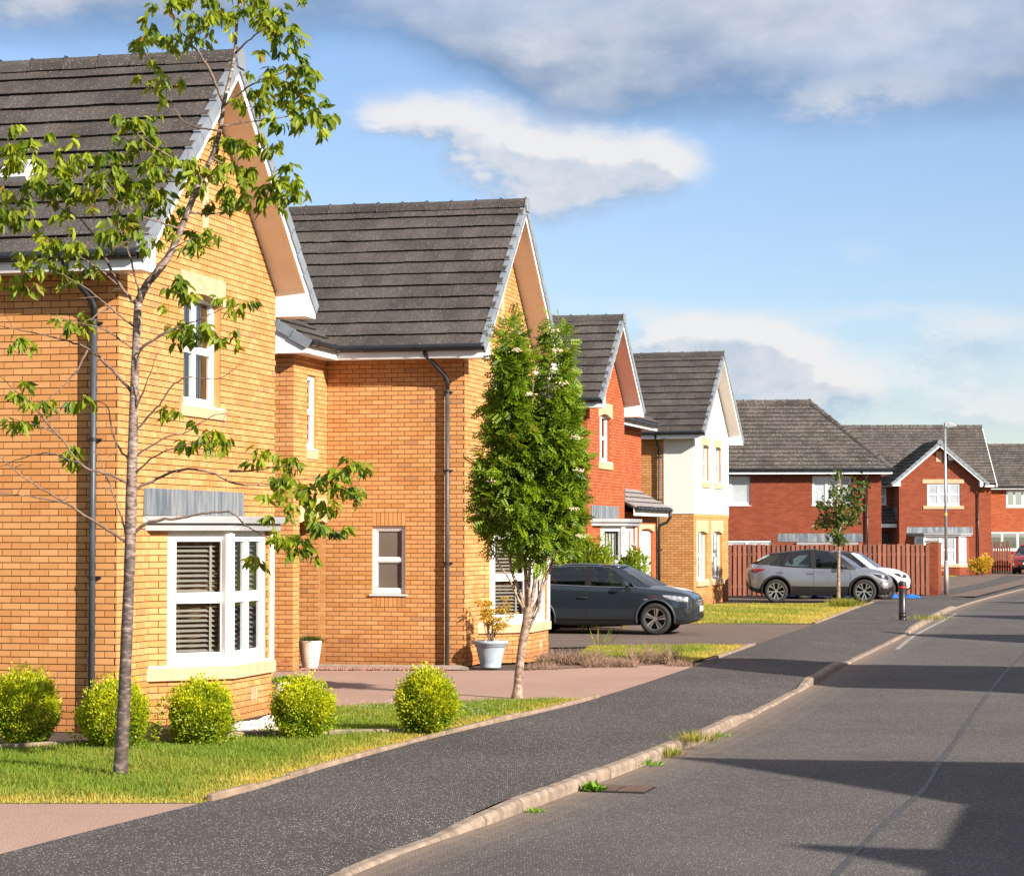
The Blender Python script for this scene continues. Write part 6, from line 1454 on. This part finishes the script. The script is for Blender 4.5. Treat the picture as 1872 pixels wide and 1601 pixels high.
    for (hx, hz) in P['handles']:
        for sg in (-1, 1):
            q = MB(); y = side_y(hx, hz); q.box(hx - .10, hx + .10, sg * (y + .022) - .010, sg * (y + .022) + .010, hz - .014, hz + .014); q.box(hx - .09, hx - .06, sg * (y + .008) - .012, sg * (y + .008) + .012, hz - .010, hz + .010); q.box(hx + .06, hx + .09, sg * (y + .008) - .012, sg * (y + .008) + .012, hz - .010, hz + .010); bevel(q.build('door_handle', P.get('handlemat', P['paint']), t), .007, 2)
    mx, mz = P['mirror']
    for sg in (-1, 1):
        y = side_y(mx, ZB(mx) - .02); q = MB(); q.hexa([(mx - .06, sg * (y + .05), mz - .07), (mx + .09, sg * (y + .05), mz - .06), (mx + .07, sg * (y + .22), mz - .05), (mx - .06, sg * (y + .23), mz - .06), (mx - .06, sg * (y + .05), mz + .07), (mx + .05, sg * (y + .05), mz + .06), (mx + .03, sg * (y + .21), mz + .05), (mx - .06, sg * (y + .23), mz + .06)])
        q.box(mx - .02, mx + .05, min(sg * (y - .05), sg * (y + .06)), max(sg * (y - .05), sg * (y + .06)), mz - .07, mz - .03); bevel(q.build('door_mirror', P.get('mirrormat', P['paint']), t), .03, 3)
    # chrome line round the side glass, roof rails
    for sg in (-1, 1):
        q = MB()
        side = [h for h in half if abs(h[0][1]) > .5]
        q.tube([(h[0][0], sg * (h[0][1] + .012), h[0][2] + .004) for h in side[1:]] , .008, 6); q.build('window_trim', P.get('trim', M['chrome']), t)
        q = MB(); q.tube([(h[1][0], sg * (h[1][1] + .008), h[1][2] - .01) for h in side[1:-1]] + [(side[-2][0][0], sg * (side[-2][0][1] + .012), side[-2][0][2])], .007, 6); q.build('window_trim', P.get('trim', M['chrome']), t)
        if P.get('rails'):
            q = MB(); a, c = side[1][1], side[-2][1]; q.tube([(a[0] + .1, sg * (a[1] - .03), a[2] + .01), (a[0] + .2, sg * (a[1] - .03), a[2] + .05), ((a[0] + c[0]) / 2, sg * (max(a[1], c[1]) - .0), max(a[2], c[2]) + .055), (c[0] - .25, sg * (c[1] - .02), c[2] + .045), (c[0] - .1, sg * (c[1] - .03), c[2] + .01)], .014, 6); q.build('roof_rail', P['rails'], t, True)
    # front face pieces: grille, plate, intake (local y,z boxes placed against the nose)
    def front_x(y, zz, sgn=1):
        lo, hi = (0.3 * x1, x1) if sgn > 0 else (0.3 * x0, x0)
        for _ in range(30):
            mid = (lo + hi) / 2
            if side_y(mid, zz) >= abs(y) and ZL(mid) <= zz <= ZB(mid) + CR(mid): lo = mid
            else: hi = mid
        return lo
    for (nm, y0, y1, z0, z1, mk, lift, sgn) in P['nose']:
        q = MB(); V = []; n = 8
        for i in range(n + 1):
            for j in range(4):
                yy = y0 + (y1 - y0) * i / n; zz = z0 + (z1 - z0) * j / 3; V.append((front_x(yy, zz, sgn) + sgn * lift, yy, zz))
        F = [(i * 4 + j, (i + 1) * 4 + j, (i + 1) * 4 + j + 1, i * 4 + j + 1) for i in range(n) for j in range(3)]
        q.add(V, F if sgn > 0 else [f[::-1] for f in F]); q.build(nm, M[mk] if isinstance(mk, str) else mk, t, True)
    for (nm, pts, mk) in P.get('strips', ()):
        for sg in (-1, 1):
            q = MB(); q.tube([(x, sg * (side_y(x, zz) + .004), zz) for x, zz in pts], .016, 6); q.build(nm, M[mk], t, True)
    return t
# shapes share their section builder; every table is measured along the car, nose at +x
KIA = dict(paint=paint('slate_grey_paint', (.028, .040, .051), .5, .22), wheel=.345, axles=(1.32, -1.33), rim=.68, clad=.325, arch=.045, archmat=None, spin=.25, spoke=((-.045, -.008), (.012, .030)),
    W=[(-2.19, .60), (-2.12, .74), (-1.9, .84), (-1.3, .895), (-.5, .905), (.5, .905), (1.2, .905), (1.6, .89), (1.9, .83), (2.06, .74), (2.15, .60), (2.19, .45)],
    ZL=[(-2.19, .45), (-2.05, .30), (-1.8, .24), (-1.0, .20), (.8, .20), (1.7, .22), (2.0, .24), (2.19, .32)],
    ZB=[(-2.19, .98), (-2.1, 1.06), (-1.8, 1.11), (-1.0, 1.075), (0, 1.04), (.8, 1.025), (1.2, 1.00), (1.6, .96), (1.9, .905), (2.1, .82), (2.19, .72)],
    CR=[(-2.19, .02), (-1, .03), (.8, .06), (1.3, .075), (1.9, .05), (2.19, .01)],
    green=[((-1.98, 0, 1.12), (-1.56, 0, 1.42), 'rear_window'), ((-1.86, .60, 1.11), (-1.46, .50, 1.42), 'pillar'), ((-1.55, .77, 1.11), (-1.24, .57, 1.44), 'quarter_window'), ((-1.22, .80, 1.085), (-1.02, .585, 1.465), 'post'), ((-1.12, .805, 1.08), (-.94, .59, 1.475), 'side_window'), ((-.24, .82, 1.045), (-.26, .60, 1.50), 'post'), ((-.10, .82, 1.04), (-.12, .60, 1.50), 'side_window'), ((.90, .80, 1.02), (.26, .575, 1.475), 'pillar'), ((1.20, .74, 1.00), (.50, .545, 1.445), 'windscreen'), ((1.46, 0, 1.05), (.62, 0, 1.475), None)],
    seat=.15, mirror=(.68, 1.11), rails=M['chrome'], handles=[(-.28, .80), (-1.18, .83)],
    patches=[('headlight', [(1.45, .87), (1.75, .86), (2.02, .80), (2.07, .71), (1.80, .725), (1.55, .80)], 'lamp'), ('fog_intake', [(1.93, .56), (2.03, .565), (2.11, .55), (2.11, .36), (2.00, .36), (1.95, .44)], 'clad'), ('indicator', [(1.06, .775), (1.10, .785), (1.15, .78), (1.15, .755), (1.10, .75), (1.06, .755)], 'chrome'), ('sill_trim', [(-.95, .36), (0, .36), (.95, .36), (.95, .30), (0, .30), (-.95, .30)], M['clad'])],
    lines=[[(-.20, 1.03), (-.19, .7), (-.20, .32)], [(.88, 1.0), (.90, .7), (.86, .42)], [(-1.10, 1.02), (-1.06, .85)], [(1.40, .97), (1.75, .915), (2.0, .84)]],
    nose=[('grille', -.40, .40, .70, .80, 'lampdark', .008, 1), ('air_intake', -.42, .42, .34, .46, 'clad', .006, 1), ('number_plate', -.26, .26, .50, .61, 'plate', .02, 1), ('tail_lamp', -.55, .55, .80, .88, 'redlamp', .008, -1)])
KIA['archmat'] = plain('grey_arch_trim', (.035, .042, .050), .5)
KIA['handlemat'] = M['lampdark']
h_ = gpt(1190, 1157)
car('parked_car', 'dark slate grey hatchback parked on the driveway behind the second house', (2.02, 51.2, 0), R(-13.0), KIA)
SIL = dict(paint=paint('silver_paint', (.265, .270, .305), .75, .3), pillar=plain('satin_black', (.012, .012, .013), .35, .1), roof=None, wheel=.36, axles=(1.34, -1.33), rim=.70, clad=.46, arch=.07, spin=.31, spoke=((-.075, -.045), (.045, .075)), trim=M['lampdark'],
    W=[(-2.24, .62), (-2.16, .78), (-1.9, .88), (-1.3, .925), (-.5, .93), (.5, .93), (1.2, .93), (1.7, .90), (1.98, .82), (2.12, .70), (2.20, .52), (2.24, .40)],
    ZL=[(-2.24, .50), (-2.1, .38), (-1.8, .28), (-1.0, .23), (.8, .23), (1.7, .24), (2.05, .26), (2.24, .36)],
    ZB=[(-2.24, .98), (-2.14, 1.10), (-1.8, 1.15), (-1.0, 1.10), (0, 1.055), (.8, 1.03), (1.2, 1.00), (1.6, .96), (1.95, .89), (2.14, .80), (2.24, .68)],
    CR=[(-2.24, .02), (-1, .03), (.8, .06), (1.3, .075), (1.9, .06), (2.24, .01)],
    green=[((-2.10, 0, 1.15), (-1.58, 0, 1.45), 'rear_window'), ((-1.98, .62, 1.15), (-1.50, .52, 1.455), 'pillar'), ((-1.52, .80, 1.165), (-1.18, .60, 1.485), 'quarter_window'), ((-1.16, .82, 1.12), (-.98, .61, 1.51), 'post'), ((-1.08, .83, 1.115), (-.90, .612, 1.52), 'side_window'), ((-.26, .845, 1.07), (-.28, .63, 1.585), 'post'), ((-.12, .845, 1.065), (-.14, .63, 1.585), 'side_window'), ((.86, .82, 1.03), (.24, .60, 1.545), 'pillar'), ((1.12, .76, 1.005), (.50, .57, 1.51), 'windscreen'), ((1.36, 0, 1.05), (.60, 0, 1.54), None)],
    seat=.15, mirror=(.66, 1.13), handles=[(-.28, .90), (-1.20, .93)],
    patches=[('headlight', [(1.55, .905), (1.85, .885), (2.10, .82), (2.12, .70), (1.95, .70), (1.70, .80)], 'lampdark'), ('light_signature', [(1.86, .87), (1.92, .865), (1.96, .85), (1.96, .72), (1.92, .72), (1.86, .78)], 'lamp'), ('tail_lamp', [(-2.10, 1.04), (-1.95, 1.05), (-1.62, 1.04), (-1.72, .98), (-1.95, .92), (-2.12, .92)], 'redlamp'), ('bumper_insert', [(1.92, .62), (2.0, .62), (2.09, .61), (2.10, .44), (2.0, .42), (1.90, .44)], 'alloy')],
    lines=[[(-.20, 1.05), (-.19, .7), (-.20, .46)], [(.90, 1.0), (.92, .7), (.88, .52)], [(-1.12, 1.10), (-1.22, .9), (-1.14, .75), (-.98, .62)], [(1.45, .97), (1.85, .93), (2.08, .87)]],
    strips=[('bumper_blade', [(1.88, .64), (1.80, .56), (1.90, .44), (2.05, .42)], 'clad')],
    nose=[('grille', -.5, .5, .70, .80, 'lampdark', .008, 1), ('air_intake', -.5, .5, .38, .50, 'clad', .006, 1), ('number_plate', -.26, .26, .54, .65, 'plate', .02, 1)])
SIL['roof'] = SIL['pillar']; SIL['mirrormat'] = SIL['pillar']
car('parked_car', 'silver crossover with black roof parked in front of the timber fence', (9.86, 74.0, 0), R(-5), SIL).scale = (1.04, 1.04, 1.04)
WHI = dict(SIL); WHI.update(paint=paint('pearl_white_paint', (.80, .80, .80), .0, .3), pillar=paint('white_pillar', (.80, .80, .80), .0, .3), roof=paint('dark_roof', (.02, .02, .022), .0, .2), clad=.42, trim=M['chrome'])
car('parked_car', 'white crossover mostly hidden behind the silver car', (11.2, 78.0, 0), R(-4), WHI)
RED = dict(SIL); RED.update(paint=paint('deep_red_paint', (.33, .008, .020), .4, .25), pillar=None, roof=None, clad=.40, rails=M['chrome'], trim=M['chrome'])
RED['pillar'] = RED['roof'] = RED['paint']; RED['nose'] = [('grille', -.55, .55, .66, .80, 'lampdark', .010, 1), ('air_intake', -.55, .55, .36, .50, 'clad', .006, 1), ('number_plate', -.26, .26, .52, .63, 'plate', .02, 1)]
RED['mirrormat'] = RED['paint']
car('parked_car', 'red crossover facing the street at the picture edge', (28.6, 126.6, 0), R(-108), RED)
# blue tarpaulin lying under and behind the parked cars
tp_ = thing('tarpaulin', 'crumpled blue tarpaulin on the ground by the parked cars', 'tarpaulin', (11.4, 79.3, 0)); q = MB(); nx, ny = 40, 10; V = []
for i in range(nx + 1):
    for j in range(ny + 1): x, y = -2.6 + 5.2 * i / nx, -.7 + 1.2 * j / ny; V.append((x + random.gauss(0, .02), y + random.gauss(0, .02), max(.008, .07 + .05 * math.sin(x * 7 + y * 5) + .03 * math.sin(x * 13 - y * 9) + random.gauss(0, .015)) * (0.1 if i in (0, nx) or j in (0, ny) else 1)))
q.add(V, [(i * (ny + 1) + j, (i + 1) * (ny + 1) + j, (i + 1) * (ny + 1) + j + 1, i * (ny + 1) + j + 1) for i in range(nx) for j in range(ny)]); q.build('sheet', plain('blue_tarp', (.01, .14, .55), .4, .1), tp_)
